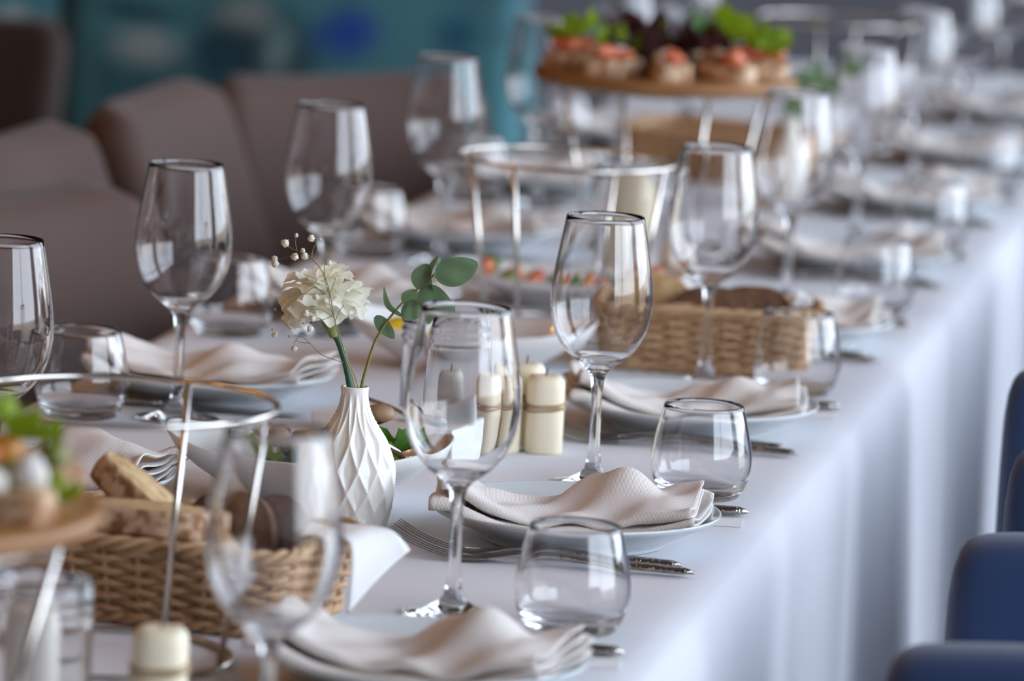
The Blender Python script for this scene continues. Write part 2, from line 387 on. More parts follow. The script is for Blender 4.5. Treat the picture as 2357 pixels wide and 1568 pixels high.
# ------------------------------------------------------------------ plates, napkins, cutlery
def plate(label, loc, group=None):
    out = spl([(.070, .0), (.0725, .0008), (.074, .004), (.082, .0085), (.098, .0155), (.110, .0215), (.1135, .0245), (.1142, .0262), (.1130, .0272), (.1095, .0258), (.098, .0205), (.085, .0150), (.074, .0118), (.05, .0108), (0.0, .0105)], 3)
    o = obj('plate', lathe([(0, .003), (.066, .003), (.067, 0)] + out, 72), PORC, None, loc); return tag(o, label, 'plate', group)
def napkin(label, loc, rotz, seed, L=.212, D=.098, hump=.03, hpos=.72, group=None, pc=(0, 0), dip=.010, flip=1):
    """linen napkin folded into a thick strip: two noses towards the diner, loose hump at one end"""
    rnd = random.Random(seed); ph = [rnd.uniform(0, 6.28) for _ in range(8)]
    # section path: list of (v, layer) from bottom layer to top layer
    sec = []
    nose = [(-1, a) for a in (0,)]
    def add(v0, v1, l0, l1, n):
        for i in range(n): t_ = i/n; sec.append((v0 + (v1 - v0)*t_, l0 + (l1 - l0)*t_, 0))
    def arc(side, l0, n):
        for i in range(n):
            a = math.pi*(i/n); sec.append((side, l0 + .5 - .5*math.cos(a), math.sin(a)))
    add(1, -1, 0, 0, 12); arc(-1, 0, 6); add(-1, 1, 1, 1, 12); arc(1, 1, 5); add(1, -1, 2, 2, 14); arc(-1, 2, 7); add(-1, 1, 3, 3, 22); sec.append((1, 3, 0))
    nu = 56; cr_, sr_ = math.cos(rotz), math.sin(rotz)
    pp = [(0, .0105), (.05, .0108), (.074, .0118), (.085, .0150), (.098, .0205), (.1095, .0258), (.113, .0272), (.2, .0272)]
    def plate_z(x, y):
        r = math.hypot(x*cr_ - y*sr_ + pc[0], x*sr_ + y*cr_ + pc[1])
        for (r0, z0), (r1, z1) in zip(pp, pp[1:]):
            if r <= r1: return z0 + (z1 - z0)*(r - r0)/(r1 - r0)
        return .0272
    def base_z(u):        # lies on the plate: in the well in the middle, lifted at the rim
        x = (u - .5)*L
        return .0122 + max(0, abs(x) - .074)/.04*.0155
    def fn(i, j):
        u = i/nu; v, l, n = sec[j]
        hw = D/2*(1 - .10*(l > 1.5)*(1 - u)) * (1 + .06*math.sin(u*5 + ph[0] + l*.4))
        H_ = hump*math.exp(-((u - hpos)/.21)**2)
        H2 = .010*math.exp(-((u - .08)/.16)**2)
        lay = [.0, .0045, .0062, .0125]
        li = int(min(l, 2.999)); lf = l - li
        z = lay[li]*(1 - lf) + lay[min(li + 1, 3)]*lf
        up = l/3.0
        ridge = math.exp(-((v - .35 + .9*(u - .6))/.75)**2)
        z += H_*(up**1.4)*ridge + H2*up*(1 - .35*v) - dip*.4*math.exp(-((u - .40)/.14)**2)*up
        z += .0030*up*math.sin(u*14 + v*2.5 + ph[1])*(.3 + u) + .0022*up*math.sin(u*23 - v*4 + ph[2])
        z += base_z(u) + (l*.0006) + .0012
        y = v*hw - n*(.004 + .003*up)*(1 if v < 0 else -1) + .006*math.sin(u*4 + ph[3])*(1 if l > 1.5 else .5)
        if l > 1.5: y += .012*(u - .45)*flip
        else: y -= .004
        x = (u - .5)*L*(1 if l < 1.5 else .945) - .002 + .0025*math.sin(v*1.6 + ph[4] + (l > 1.5)*1.2)*abs(u - .5)*2 + (.004*v if u > .5 else -.003*v)*abs(u - .5)*2
        pz = plate_z(x, y); return (x, y, max(z + max(0, pz - base_z(u)), pz + .0005 + .0016*l))
    V = [fn(i, j) for i in range(nu + 1) for j in range(len(sec))]; n = len(sec)
    Fc = [(i*n+j, (i+1)*n+j, (i+1)*n+j+1, i*n+j+1) for i in range(nu) for j in range(n - 1)]
    o = obj('napkin', (V, Fc), LINEN, None, loc, rot=(0, 0, rotz))
    uv = o.data.uv_layers.new(name='weave')
    ln = [0.0]
    for j in range(1, n):
        ln.append(ln[-1] + math.hypot((sec[j][0] - sec[j-1][0])*D/2, (sec[j][1] - sec[j-1][1])*.006))
    for p in o.data.polygons:
        for li in p.loop_indices:
            vi = o.data.loops[li].vertex_index; uv.data[li].uv = (vi//n/nu*L, ln[vi % n])
    solid(o, .0013, 0); return tag(o, label, 'napkin', group)
def sweep_bar(path, sides=10):
    """path: (x, z, half width, half thickness)"""
    V, Fc = [], []; P = path; n = len(P)
    for i in range(n):
        x, z, w, h = P[i]; a, b = P[max(i-1, 0)], P[min(i+1, n-1)]
        t = Vector((b[0] - a[0], 0, b[1] - a[1])).normalized(); nn = Vector((-t.z, 0, t.x))
        for k in range(sides):
            an = 2*math.pi*k/sides; cx, sx_ = math.cos(an), math.sin(an)
            cx = math.copysign(abs(cx)**.7, cx); sx_ = math.copysign(abs(sx_)**.7, sx_)
            V.append(Vector((x, 0, z)) + Vector((0, 1, 0))*(w*cx) + nn*(h*sx_))
    for i in range(n - 1):
        for k in range(sides): Fc.append((i*sides+k, i*sides+(k+1) % sides, (i+1)*sides+(k+1) % sides, (i+1)*sides+k))
    Fc.append(tuple(range(sides))[::-1]); Fc.append(tuple((n-1)*sides + k for k in range(sides)))
    return V, Fc
def fork(label, loc, rotz, L=.235, group=None):
    """handle end at the origin, tines towards -x"""
    t = thing('fork', label, 'fork', loc, rotz, group); k = L/.235
    hp = spl([(0, .0042, .0012, .0012), (-.006*k, .0048, .0044, .0022), (-.012*k, .0050, .0052, .0026), (-.05*k, .0060, .0048, .0027), (-.085*k, .0074, .0038, .0025), (-.105*k, .0086, .0032, .0023)], 6)
    obj('handle', sweep_bar(hp), HAMMER, t)
    nk = spl([(-.103*k, .0085, .0032, .0022), (-.122*k, .0086, .0030, .0019), (-.140*k, .0070, .0038, .0015), (-.150*k, .0052, .0070, .0012), (-.160*k, .0040, .0112, .0010), (-.172*k, .0026, .0124, .0009), (-.182*k, .0030, .0126, .0009)], 5)
    hd_ = obj('head', sweep_bar(nk), STEEL, t)
    for i in range(4):
        y = (i - 1.5)*.0072
        tp = spl([(-.180*k, .0029, .0021, .0009), (-.195*k, .0048, .0018, .0010), (-.212*k, .0100, .0015, .0009), (-.226*k, .0165, .0011, .0007), (-.2345*k, .0215, .0004, .0004)], 4)
        o = obj('tine', sweep_bar(tp, 6), STEEL, hd_); o.location = (0, y, 0)
    return t
def knife(label, loc, rotz, group=None):
    t = thing('table_knife', label, 'knife', loc, rotz, group)
    hp = spl([(0, .0040, .0015, .0012), (-.006, .0045, .0058, .0028), (-.014, .0047, .0066, .0033), (-.06, .0047, .0060, .0034), (-.092, .0046, .0052, .0030), (-.100, .0042, .0040, .0022)], 5)
    obj('handle', sweep_bar(hp), HAMMER, t)
    bp = spl([(-.098, .0042, .0045, .0018), (-.105, .0042, .0085, .0012), (-.15, .0036, .0098, .0008), (-.20, .0032, .0094, .0006), (-.218, .003, .0066, .0005), (-.228, .003, .0012, .0004)], 5)
    obj('blade', sweep_bar(bp, 8), STEEL, t); return t
Pdesc = {0: 'under a beige napkin, on the cloth below the bread basket end', 1: 'with the neat napkin, above the two hammered forks', 2: 'in front of the rye bread basket', 3: 'just beyond the rye bread basket'}
fork0 = None; knife0 = None
for i, y in list(enumerate(PY))[1:]:
    d = Pdesc.get(i - 1, None)
    plate('white round plate ' + d if d else 'white round plate under a napkin on the window side, well beyond the rye bread basket', T(.2195, y), None if d else 'far plates on the window side')
    hp = [.026, .026, .026, .016, .020, .018, .024, .018, .022][i]
    napkin('beige linen napkin on the plate ' + {0: 'nearest the bread basket end', 1: 'above the two hammered forks', 2: 'in front of the rye bread basket', 3: 'just beyond the rye bread basket'}[i - 1] if d else 'beige linen napkin on a window side plate, well beyond the rye bread basket',
           T(.217, y - .006, 0), R([4, -2, 6, 10, 5, 8, 12, 6, 9][i]), 11 + i, hump=hp, hpos=[.7, .72, .70, .78, .72, .8, .7, .75, .7][i], group=None if d else 'napkins on the far window side', pc=(-.0025, -.006))
    ga = 'clean forks on the window side'
    if i == 2: fl = ('hammered steel dinner fork lying below the sharp napkin, reaching closest to the cloth edge', 'hammered steel dessert fork lying right against the dinner fork below the sharp napkin')
    else: fl = ('hammered steel fork lying beside a napkin plate on the window side',)*2
    if not fork0:
        fork0 = fork(fl[0], T(.333, y - .1195), 0, group=ga); f2 = fork(fl[1], T(.319, y - .093), 0, L=.222, group=ga); kn0 = knife('hammered steel table knife lying half hidden beyond a plate, handle towards the cloth edge', T(.332, y + .155), R(2), group='knives on the window side')
    else:
        fr = R(((i*37) % 3 - 1)*.6); dup(fork0, T(.333, y - .1195), fr, fl[0], None if i == 2 else ga); dup(f2, T(.319, y - .093), fr, fl[1], None if i == 2 else ga)
        dup(kn0, T(.3335, y + .164), R(2 + (i*13) % 4), None)
    if i in (1, 2, 3, 4):
        c = obj('place_card', xf(box(-.022, .022, -.016, .016, .0003, .0012), Matrix.Rotation(R(6), 4, 'Z')), PAPER, None, T(.312, y + .127), smooth=False)
        tag(c, 'small white card lying flat under a knife handle near the cloth edge', 'card', 'white cards at the place settings')
LPY = [4.055 + .585*i for i in range(0, 6)]
for i, y in enumerate(LPY):
    first = i == 0; sec_ = i == 1
    plate('white plate with a grey beige napkin behind the white bread basket' if first else ('white round plate on the chair side behind the ring stand and white bowl' if sec_ else 'white round plate on the brown chair side beyond the white carnation'), T(-.215, y), None if i < 2 else 'plates on the chair side')
    napkin('grey beige linen napkin puffed high on the plate behind the sliced bread' if first else ('beige linen napkin folded on the plate beyond the white bowl' if sec_ else 'beige linen napkin on a plate on the brown chair side beyond the white carnation'),
           T(-.213, y - .004), R([2, -4, 6, -3, 5, 2][i]), 41 + i, hump=.034 if first else .018, hpos=.68 if first else .6, group=None if i < 2 else 'napkins on the chair side', pc=(.002, -.004))
    dup(kn0, T(-.334, y - .088), R(180), 'hammered steel table knife lying beside a plate on the brown chair side', 'knives on the chair side')
    dup(f2, T(-.340, y + .128), R(180), 'hammered steel fork lying beyond a plate on the brown chair side', 'forks on the chair side')

# ------------------------------------------------------------------ vases and flowers
_vb = at_z(803, 1212); VX, VY = _vb.x, _vb.y
def vase_mesh():
    key = [(.0270, 0.0), (.0298, .003), (.0328, .013), (.0352, .027), (.0358, .040), (.0340, .053), (.0292, .067), (.0226, .0775), (.0168, .0865), (.0128, .0955), (.0109, .104), (.0111, .1105)]
    pr = spl(key, 16); nz = len(pr); seg = 234; N_ = 13; V = []
    for r, z in pr:
        zz = z/.1105
        ph = math.pi*(zz*2.55 + .38*math.sin(zz*3.0)); am = .0034*min(1, z/.012)*min(1, max(0, (.108 - z)/.012))
        for k_ in range(seg):
            th = 2*math.pi*k_/seg; a = N_*th/2
            f = math.sqrt(abs(math.sin(a + ph)*math.sin(a - ph)) + .004) if True else 0
            rr = r - am*(r/.0358)**.6*(min(f*1.15, 1.0))
            V.append(Vector((rr*math.cos(th), rr*math.sin(th), z)))
    Fc = [(i*seg+k_, i*seg+(k_+1) % seg, (i+1)*seg+(k_+1) % seg, (i+1)*seg+k_) for i in range(nz - 1) for k_ in range(seg)]
    lip = lathe([(.0111, .1105), (.0105, .1116), (.0092, .1110), (.0085, .103), (.0095, .094), (.014, .082), (.026, .06), (.030, .04), (.028, .012), (0, .008)], seg)
    bot = lathe([(0, .0), (.0270, 0)], seg)
    return join((V, Fc), lip, bot)
v0 = obj('bud_vase', vase_mesh(), VASE_M, None, T(VX, VY)); tag(v0, 'small white ceramic bud vase with embossed diamond ribs, holding a carnation', 'vase')
v1 = v0.copy(); COL.objects.link(v1); v1.location = T(.070, 6.385); tag(v1, 'small white ceramic bud vase beside the lettuce board, holding eucalyptus only', 'vase')

def PV(px, py, dy=0.0): return at_y(px, py, VY + dy)
def local_tube(pts, rad, sides, org): return tube([p - org for p in pts], rad, sides)
def strand(pxs, n=5, dy=0.0): return [Vector(p) for p in spl([tuple(PV(q[0], q[1], (q[2] if len(q) > 2 else 0) + dy)) for q in pxs], n)]
# carnation
ORG = PV(766, 768, -.002)
ca = thing('carnation', 'white ruffled carnation standing in the ribbed white vase', 'flower', ORG)
sp_ = strand([(808, 958), (805, 888), (795, 835), (781, 790), (770, 770)])
obj('stem', local_tube(sp_, [.0028]*len(sp_), 8, ORG), STEMG, ca)
ax = (PV(752, 690) - PV(775, 780)).normalized()
def frame(z):
    z = z.normalized(); x = z.cross(Vector((0, 1, 0))).normalized(); return Matrix((x, z.cross(x) * -1, z)).transposed()
FRM = Matrix((Vector((1, 0, 0)), Vector((0, 1, 0)), Vector((0, 0, 1))))
q_ = Vector((0, 0, 1)).rotation_difference(ax)
cal = lathe([(.0028, -.003), (.0042, .001), (.0062, .008), (.0068, .014), (.0075, .020), (.0086, .025), (.006, .024), (0, .02)], 20)
clx = obj('calyx', xf(cal, q_.to_matrix().to_4x4()), CALYX, ca)
for k in range(4):
    an = k*1.57 + .4
    def sepal(u, v, an=an):
        w = .004*(1 - u)**.7*(v - .5)*2; r = .0070 + .0030*u; return q_ @ Vector((r*math.cos(an) - w*math.sin(an), r*math.sin(an) + w*math.cos(an), .014 + .018*u))
    obj('sepal', grid(sepal, 6, 4), CALYX, clx)
random.seed(12)
def petal(az, el, Ln, Wd, seed, c):
    rnd = random.Random(seed); p1, p2, p3 = [rnd.uniform(0, 6.28) for _ in range(3)]; k1 = rnd.uniform(3.5, 6); curl = rnd.uniform(.25, .6); tw = rnd.uniform(-.3, .3)
    er = Vector((math.cos(az), math.sin(az), 0)); et = Vector((-math.sin(az), math.cos(az), 0)); ez = Vector((0, 0, 1))
    def fn(u, v):
        s = (v - .5)*2
        rag = 1 - .022*abs(math.sin(s*15 + p3)) - .016*abs(math.sin(s*27 + p1)) - .16*s*s
        l = Ln*u*(rag if u > .85 else 1 - .16*s*s*u); w = Wd*.5*s*(.16 + .84*u**1.1)
        e_ = el - curl*u*u*1.1
        dr = er*math.cos(e_) + ez*math.sin(e_); nn = -er*math.sin(e_) + ez*math.cos(e_)
        ruf = math.sin(s*17 + p3)*.0008*u**5 + (math.sin(s*k1*.75 + p1)*.0040 + math.sin(s*k1*1.7 + p2)*.0013)*u**2
        p = dr*l + et*(w + tw*l*.3*s) + nn*(ruf + .006*s*s*u) + ez*.020
        return q_ @ p + q_ @ Vector((0, 0, c))
    o = obj('petal', grid(fn, 16, 34), PETAL, ca); return o
sd = 0
for n_, el, Ln, Wd, c in [(6, .02, .0345, .047, .004), (6, .26, .0345, .046, .006), (6, .52, .034, .043, .007), (5, .86, .033, .039, .008), (4, 1.15, .033, .036, .008), (3, 1.42, .031, .028, .008)]:
    for k in range(n_):
        petal(2*math.pi*k/n_ + random.uniform(-.25, .25) + el*2, el + random.uniform(-.12, .12), Ln*random.uniform(.9, 1.05), Wd*random.uniform(.9, 1.15), 100 + sd, c); sd += 1
# baby's breath
gy = thing('babys_breath_sprig', 'thin dry sprig of tiny cream blossoms in front of the carnation', 'sprig', PV(818, 893))
GO = Vector(gy.location)
twigs = [[(817, 955, -.006), (815, 885, -.0065), (790, 812, -.022), (771, 740, -.032), (762, 690, -.036), (752, 648, -.034), (735, 615, -.028), (715, 595, -.018)],
         [(715, 595, -.018), (700, 583, -.014), (684, 578, -.01), (667, 570, -.01), (655, 562, -.01)], [(700, 583, -.014), (668, 590, -.006), (645, 597, -.004), (634, 601, -.004)],
         [(717, 596, -.018), (720, 575, -.016), (728, 560, -.014), (737, 552, -.012)], [(728, 560, -.014), (718, 548, -.016)], [(684, 578, -.01), (680, 560, -.01), (682, 543, -.01)],
         [(762, 690, -.036), (747, 640, -.032), (749, 600, -.02), (750, 580, -.014)], [(771, 740, -.03), (757, 690, -.034), (766, 660, -.035), (772, 645, -.036)],
         [(790, 835, -.018), (760, 825, -.014), (738, 815, -.01), (715, 792, -.006), (692, 774, -.002), (678, 789, 0), (677, 800, 0)], [(715, 790, -.006), (690, 788, -.004), (680, 782, 0)],
         [(765, 728, -.03), (745, 715, -.034), (728, 712, -.034), (705, 720, -.034)], [(765, 728, -.03), (735, 740, -.032), (716, 752, -.032)], [(700, 745, -.01), (665, 735, 0), (648, 720, .004), (634, 713, .006)],
         [(670, 760, 0), (655, 742, 0), (652, 725, 0)], [(771, 740, -.03), (782, 715, -.034), (790, 705, -.036)], [(822, 955, -.004), (822, 885, -.0060), (800, 830, -.012), (786, 785, -.014), (775, 745, -.02)]]
def gd(d): return d*1.5 if d <= -.012 else d
for i, tw in enumerate(twigs):
    s_ = strand([(q[0], q[1], gd(q[2])) for q in tw], 4); n = len(s_); r0 = .00055 if i in (0, 15) else .00032
    obj('twig', local_tube(s_, [r0*(1 - .4*j/n) for j in range(n)], 5, GO), TWIG, gy)
random.seed(5)
bms = []
for s in range(3):
    bm = bmesh.new(); bmesh.ops.create_icosphere(bm, subdivisions=3, radius=1)
    for v in bm.verts: v.co *= 1 + .38*noise.noise(v.co*3.1 + Vector((s*9, 0, 0))) + .2*noise.noise(v.co*7 + Vector((0, s*5, 0)))
    me = bpy.data.meshes.new('blossom'); bm.to_mesh(me); bm.free(); me.materials.append(GYPS)
    for p in me.polygons: p.use_smooth = True
    bms.append(me)
for j, (px, py, d, r) in enumerate([(656, 560, -.01, .0030), (632, 596, -.004, .0024), (633, 607, -.004, .0028), (682, 542, -.01, .0016), (716, 549, -.016, .0026), (678, 591, -.008, .0028), (697, 577, -.014, .0018), (701, 590, -.016, .0027), (757, 605, -.02, .0022), (727, 684, -.034, .0024), (704, 722, -.034, .0028), (727, 721, -.034, .0020), (720, 734, -.034, .0022), (714, 757, -.032, .0026), (632, 771, .004, .0022), (633, 712, .006, .0012), (677, 803, 0, .0023), (667, 774, 0, .0012), (737, 551, -.012, .0010), (772, 642, -.036, .0010), (792, 704, -.036, .0010), (627, 759, .004, .0010)]):
    o = bpy.data.objects.new('blossom', bms[j % 3]); COL.objects.link(o); o.parent = gy; o.location = PV(px, py, gd(d)) - GO; o.scale = (r, r, r); o.rotation_euler = (j, j*2, j*3)
# eucalyptus
def euc_leaf(base, tip, wid, nrm, bend, par, org, cup=.15, notch=0):
    base, tip = base - org, tip - org; d = tip - base; Ln = d.length; d.normalize(); nrm = (nrm - d*nrm.dot(d)).normalized(); s = nrm.cross(d)
    def fn(u, v):
        w = (v - .5)*2; hw = wid*.5*(max(0, math.sin(math.pi*min(1, (u*.97 + .015))**.82)))**.62
        return base + d*(Ln*u) + s*(w*hw) + nrm*(bend*Ln*math.sin(math.pi*u)*.5 + cup*abs(w)**1.7*hw + wid*.03*math.sin(u*9 + w*3))
    return obj('leaf', grid(fn, 18, 10), EUC, par)
EO = PV(836, 893)
eu = thing('eucalyptus_sprig', 'grey green eucalyptus sprig with round leaves in the ribbed vase', 'sprig', EO)
es = strand([(826, 955, .003), (833, 888, .002), (846, 840), (862, 790), (880, 757), (895, 735), (918, 706), (945, 680), (968, 660), (990, 642), (1002, 628)])
obj('stem', local_tube(es, [.0014 - .0008*j/len(es) for j in range(len(es))], 7, EO), STEMY, eu)
VW = -FW
def NV(dx, dy, dz=1.0): return RT*dx - UP*dy + VW*dz
for (b, t_, w, nr, bd, cp) in [((1003, 638), (1100, 607), .0235, NV(.1, .2, 1), .06, .10), ((962, 665), (985, 608), .0165, NV(-.5, .2, 1), .12, .25), ((996, 670), (1008, 588), .0110, NV(-1, 0, .45), .25, .3),
        ((934, 704), (958, 668), .0150, NV(-.2, .3, 1), .1, .1), ((930, 700), (966, 730), .0185, NV(.1, .5, 1), .1, .12), ((966, 668), (1042, 720), .0235, NV(.1, .4, 1), .12, .10), ((928, 728), (884, 660), .0125, NV(-1, .4, .45), .25, .3),
        ((864, 728), (907, 779), .0125, NV(-.4, .3, 1), -.10, .2), ((1000, 640), (1012, 592), .0085, NV(.8, 0, .6), .15, .25)]:
    euc_leaf(PV(*b), PV(*t_), w, nr, bd, eu, EO, cp)
# far sprig
EO2 = at_y(1825, 215, 6.385); eu2 = thing('eucalyptus_sprig', 'green eucalyptus sprig in the white vase beside the lettuce board', 'sprig', EO2)
def P2(px, py, dy=0.0): return at_y(px, py, 6.385 + dy)
s2 = [Vector(p) for p in spl([T(.070, 6.385, .07), T(.070, 6.385, .112)] + [tuple(P2(*q)) for q in [(1828, 245), (1850, 215), (1890, 185), (1930, 170), (1965, 160)]], 5)]
obj('stem', local_tube(s2, .0014, 6, EO2), STEMY, eu2)
for (b, t_, w) in [((1826, 250), (1790, 225), .03), ((1828, 242), (1842, 170), .03), ((1850, 215), (1840, 160), .025), ((1870, 200), (1885, 140), .025), ((1890, 185), (1925, 215), .022), ((1930, 170), (1950, 130), .02), ((1940, 165), (1990, 150), .02), ((1827, 248), (1862, 262), .025)]:
    euc_leaf(P2(*b), P2(*t_), w, NV(.2, .2, 1), .1, eu2, EO2)

# ------------------------------------------------------------------ ring stands and boards
def ring_stand(label, loc, rot, Rt=.109, Rb=.083, h=.17, n=4, group=None):
    t = thing('ring_stand', label, 'stand', loc, rot, group)
    c = lambda r, z: [(r*math.cos(2*math.pi*k/72), r*math.sin(2*math.pi*k/72), z) for k in range(72)]
    obj('top_ring', tube(c(Rt, h), .0023, 8, True), CHROME, t); obj('base_ring', tube(c(Rb, .0024), .0024, 8, True), CHROME, t)
    for k in range(n):
        a = 2*math.pi*k/n; d = Vector((math.cos(a), math.sin(a), 0)); s = Vector((-d.y, d.x, 0))
        obj('leg', tube([d*Rb + Vector((0, 0, .002)), d*Rt + Vector((0, 0, h))], .0025, 10), CHROME, t)
    return t
ring_stand('empty steel ring stand in front of the white bread basket', T(-.001, 3.492), R(78), Rt=.108, h=.1773)
ring_stand('empty steel ring stand in the middle of the table before the lettuce board', T(.0, 5.225), R(72))
ring_stand('empty steel ring stand on the table beyond the lettuce board', T(.03, 7.13), R(20))
ring_stand('steel ring stand carrying the round board beside the cream candles', T(-.02, 2.95), R(30), Rt=.130, h=.181)
ring_stand('steel ring stand carrying the round board heaped with red lettuce', T(-.012, 5.92), R(32), Rt=.122, h=.181)
def board(label, loc):
    o = obj('round_board', lathe([(0, 0), (.138, 0), (.146, .004), (.149, .009), (.147, .014), (.142, .016), (0, .016)], 72), WOOD, None, loc); return tag(o, label, 'board')
B1 = (-.02, 2.95, .1832); B2 = (-.012, 5.92, .1832)
bd1 = board('round wooden serving board on a ring stand with bruschetta near the cream candles', T(*B1))
bd2 = board('round wooden serving board of bruschetta heaped with red and green lettuce', T(*B2))

def ruffle(name, mat, par, c, r, seed, up=.5, n=1):
    rnd = random.Random(seed); p1, p2, p3 = [rnd.uniform(0, 6.28) for _ in range(3)]; k = rnd.choice([5, 6, 7]); tilt = Matrix.Rotation(rnd.uniform(-.5, .5), 4, 'X') @ Matrix.Rotation(rnd.uniform(-.5, .5), 4, 'Y')
    def fn(u, v):
        a = 2*math.pi*v; rr = r*u*(1 + .16*math.sin(3*a + p1) + .08*math.sin(9*a + p2))
        z = r*up*(u**1.5) + r*.26*u*u*math.sin(k*a + p3) + r*.13*u**3*math.sin(k*2.3*a + p1)
        return Vector(c) + tilt @ Vector((rr*math.cos(a), rr*math.sin(a), z))
    V, Fc = grid(fn, 8, 40); o = obj(name, (V, Fc), mat, par); return o
def lump(name, mat, par, c, s, seed, amp=.25):
    bm = bmesh.new(); bmesh.ops.create_icosphere(bm, subdivisions=2, radius=1)
    for v in bm.verts:
        f = 1 + amp*noise.noise(v.co*1.7 + Vector((seed*3.1, seed, 0))); v.co = Vector((v.co.x*s[0]*f + c[0], v.co.y*s[1]*f + c[1], v.co.z*s[2]*f + c[2]))
    return obj(name, bm, mat, par)
def outline(w, h, n=36, p=2.6, flat=.35):
    o = []
    for k in range(n):
        a = 2*math.pi*k/n; c, s = math.cos(a), math.sin(a)
        x = math.copysign(abs(c)**(2/p), c)*w/2; y = math.copysign(abs(s)**(2/p), s)*h/2
        if y < 0: y *= 1 - flat
        o.append((x, y))
    return o
def slice_parts(par, w, h, th, seed, crust=CRUST, crumb=CRUMB, m=Matrix()):
    """bread slice lying flat: crumb slab and crust band"""
    rnd = random.Random(seed); ol = outline(w, h); n = len(ol)
    ol = [(x*(1 + .04*noise.noise(Vector((x*40, y*40, seed)))), y*(1 + .05*noise.noise(Vector((x*40, y*40, seed + 5))))) for x, y in ol]
    def prism(sc, z0, z1, rings):
        V = []; 
        for z, f in rings: V += [Vector((x*sc*f, y*sc*f, z)) for x, y in ol]
        Fc = [(i*n+k, i*n+(k+1) % n, (i+1)*n+(k+1) % n, (i+1)*n+k) for i in range(len(rings) - 1) for k in range(n)]
        return V, Fc
    V, Fc = prism(1, 0, th, [(.0006, .30), (.0003, .93), (.0, .955), (th, .955), (th + .0006, .93), (th + .001*rnd.random(), .45), (th + .0005, .15)])
    Fc.append(tuple(range(n))[::-1]); Fc.append(tuple(6*n + k for k in range(n)))
    obj('crumb', xf((V, Fc), m), crumb, par)
    V, Fc = prism(1, 0, th, [(-.0003, .94), (-.0006, .985), (th*.15, 1.0), (th*.5, 1.012), (th*.85, 1.0), (th + .0010, .985), (th + .0008, .94)])
    obj('crust', xf((V, Fc), m), crust, par)
def canape(label, loc, rotz, seed, kinds, group, sz=1.0):
    t = thing('bruschetta', label, 'bruschetta', loc, rotz, group); rnd = random.Random(seed)
    slice_parts(t, .075*sz, .05*sz, .017, seed)
    for k in range(7):
        m = {'t': TOMATO, 'c': CHEESE, 'o': ORANGE_F, 'g': OLIVE_F, 'm': MUSH}[kinds[k % len(kinds)]]
        lump('topping', m, t, (rnd.uniform(-.025, .025)*sz, rnd.uniform(-.008, .008)*sz, .022 + rnd.uniform(0, .006)), (rnd.uniform(.008, .012)*sz, rnd.uniform(.008, .011)*sz, rnd.uniform(.006, .009)*sz), seed + k)
    return t
zt = .1832 + .016
gB = 'bruschetta on the lettuce board'
far = [(a, .097, a, kd) for a, kd in zip((-120, -80, -40, 0, 40, 80, 120, 160, 200), ('ct', 'tc', 'tm', 'tct', 'cm', 'to', 'to', 'ct', 'tc'))]
farb = []
for k, (a, r, ro, kd) in enumerate(far):
    far_c = canape('toasted bread slice with tomato and cheese topping on the lettuce heaped board', T(B2[0] + r*math.cos(R(a)), B2[1] + r*math.sin(R(a)), zt), R(ro), 60 + k, kd, gB, 1.08); farb.append(far_c)
random.seed(8)
for k, (dx, dy, dz, r, m) in enumerate([(-.095, -.04, .030, .040, GREEN), (-.06, -.02, .030, .036, GREEN), (-.035, .0, .030, .05, PURPLE), (.0, -.01, .035, .055, PURPLE), (-.01, .03, .05, .035, GREEN), (.03, .0, .03, .05, PURPLE), (.075, -.02, .035, .042, GREEN), (.09, .03, .03, .045, GREEN), (.115, -.005, .025, .035, GREEN), (.05, .05, .03, .05, DGREEN), (-.05, .06, .02, .05, PURPLE), (.055, -.045, .025, .03, PURPLE)]):
    o = ruffle('lettuce_leaf', m, None, (0, 0, 0), r*.72, 70 + k, up=.65); o.location = T(B2[0] + dx, B2[1] + dy, zt + .1); settle(o, [bd2] + farb); o.location.z += max(0, dz - .032)
    tag(o, 'dark red ruffled lettuce leaf heaped in the middle of the serving board' if m is PURPLE else 'bright green ruffled lettuce leaf on the board heaped with red lettuce', 'lettuce', 'red lettuce on the far board' if m is PURPLE else 'green lettuce on the far board')
near = [(27, 'tocgt', 'toasted bread with tomato and olive toppings on the board by the cream candle'), (-20, 'ctg', 'toasted bread with cheese and tomato on the board by the candles'), (74, 'otc', 'toasted bread with orange topping at the back of the board by the candles'),
        (120, 'tc', 'toasted bread with only tomato and cheese on the board by the candles'), (166, 'to', 'toasted bread with only tomato and orange pieces on the board by the candles')]
nearb = [bd1]
for k, (an, kd, lb) in enumerate(near): nearb.append(canape(lb, T(B1[0] + .091*math.cos(R(an)), B1[1] + .091*math.sin(R(an)), zt), R(an), 80 + k, kd, None, 1.25))
for k, (dx, dy, dz, r, m) in enumerate([(.040, .060, .028, .034, GREEN), (.02, .05, .022, .038, DGREEN), (.045, .01, .030, .034, GREEN), (-.01, .01, .02, .045, PURPLE)]):
    o = ruffle('lettuce_leaf', m, None, (0, 0, 0), r, 90 + k, up=.8); o.location = T(B1[0] + dx, B1[1] + dy, zt + dz - .012)
    if m is GREEN: o.scale = (.62,)*3; o.location = at_y(30 + 55*(k > 0), 1075 + 25*(k > 0), 2.985 - .03*(k > 0))
    settle(o, nearb)
    tag(o, 'green lettuce leaf on the bruschetta board by the cream candles' if m is not PURPLE else 'dark red lettuce leaf on the board by the cream candles', 'lettuce', 'lettuce on the board by the candles')

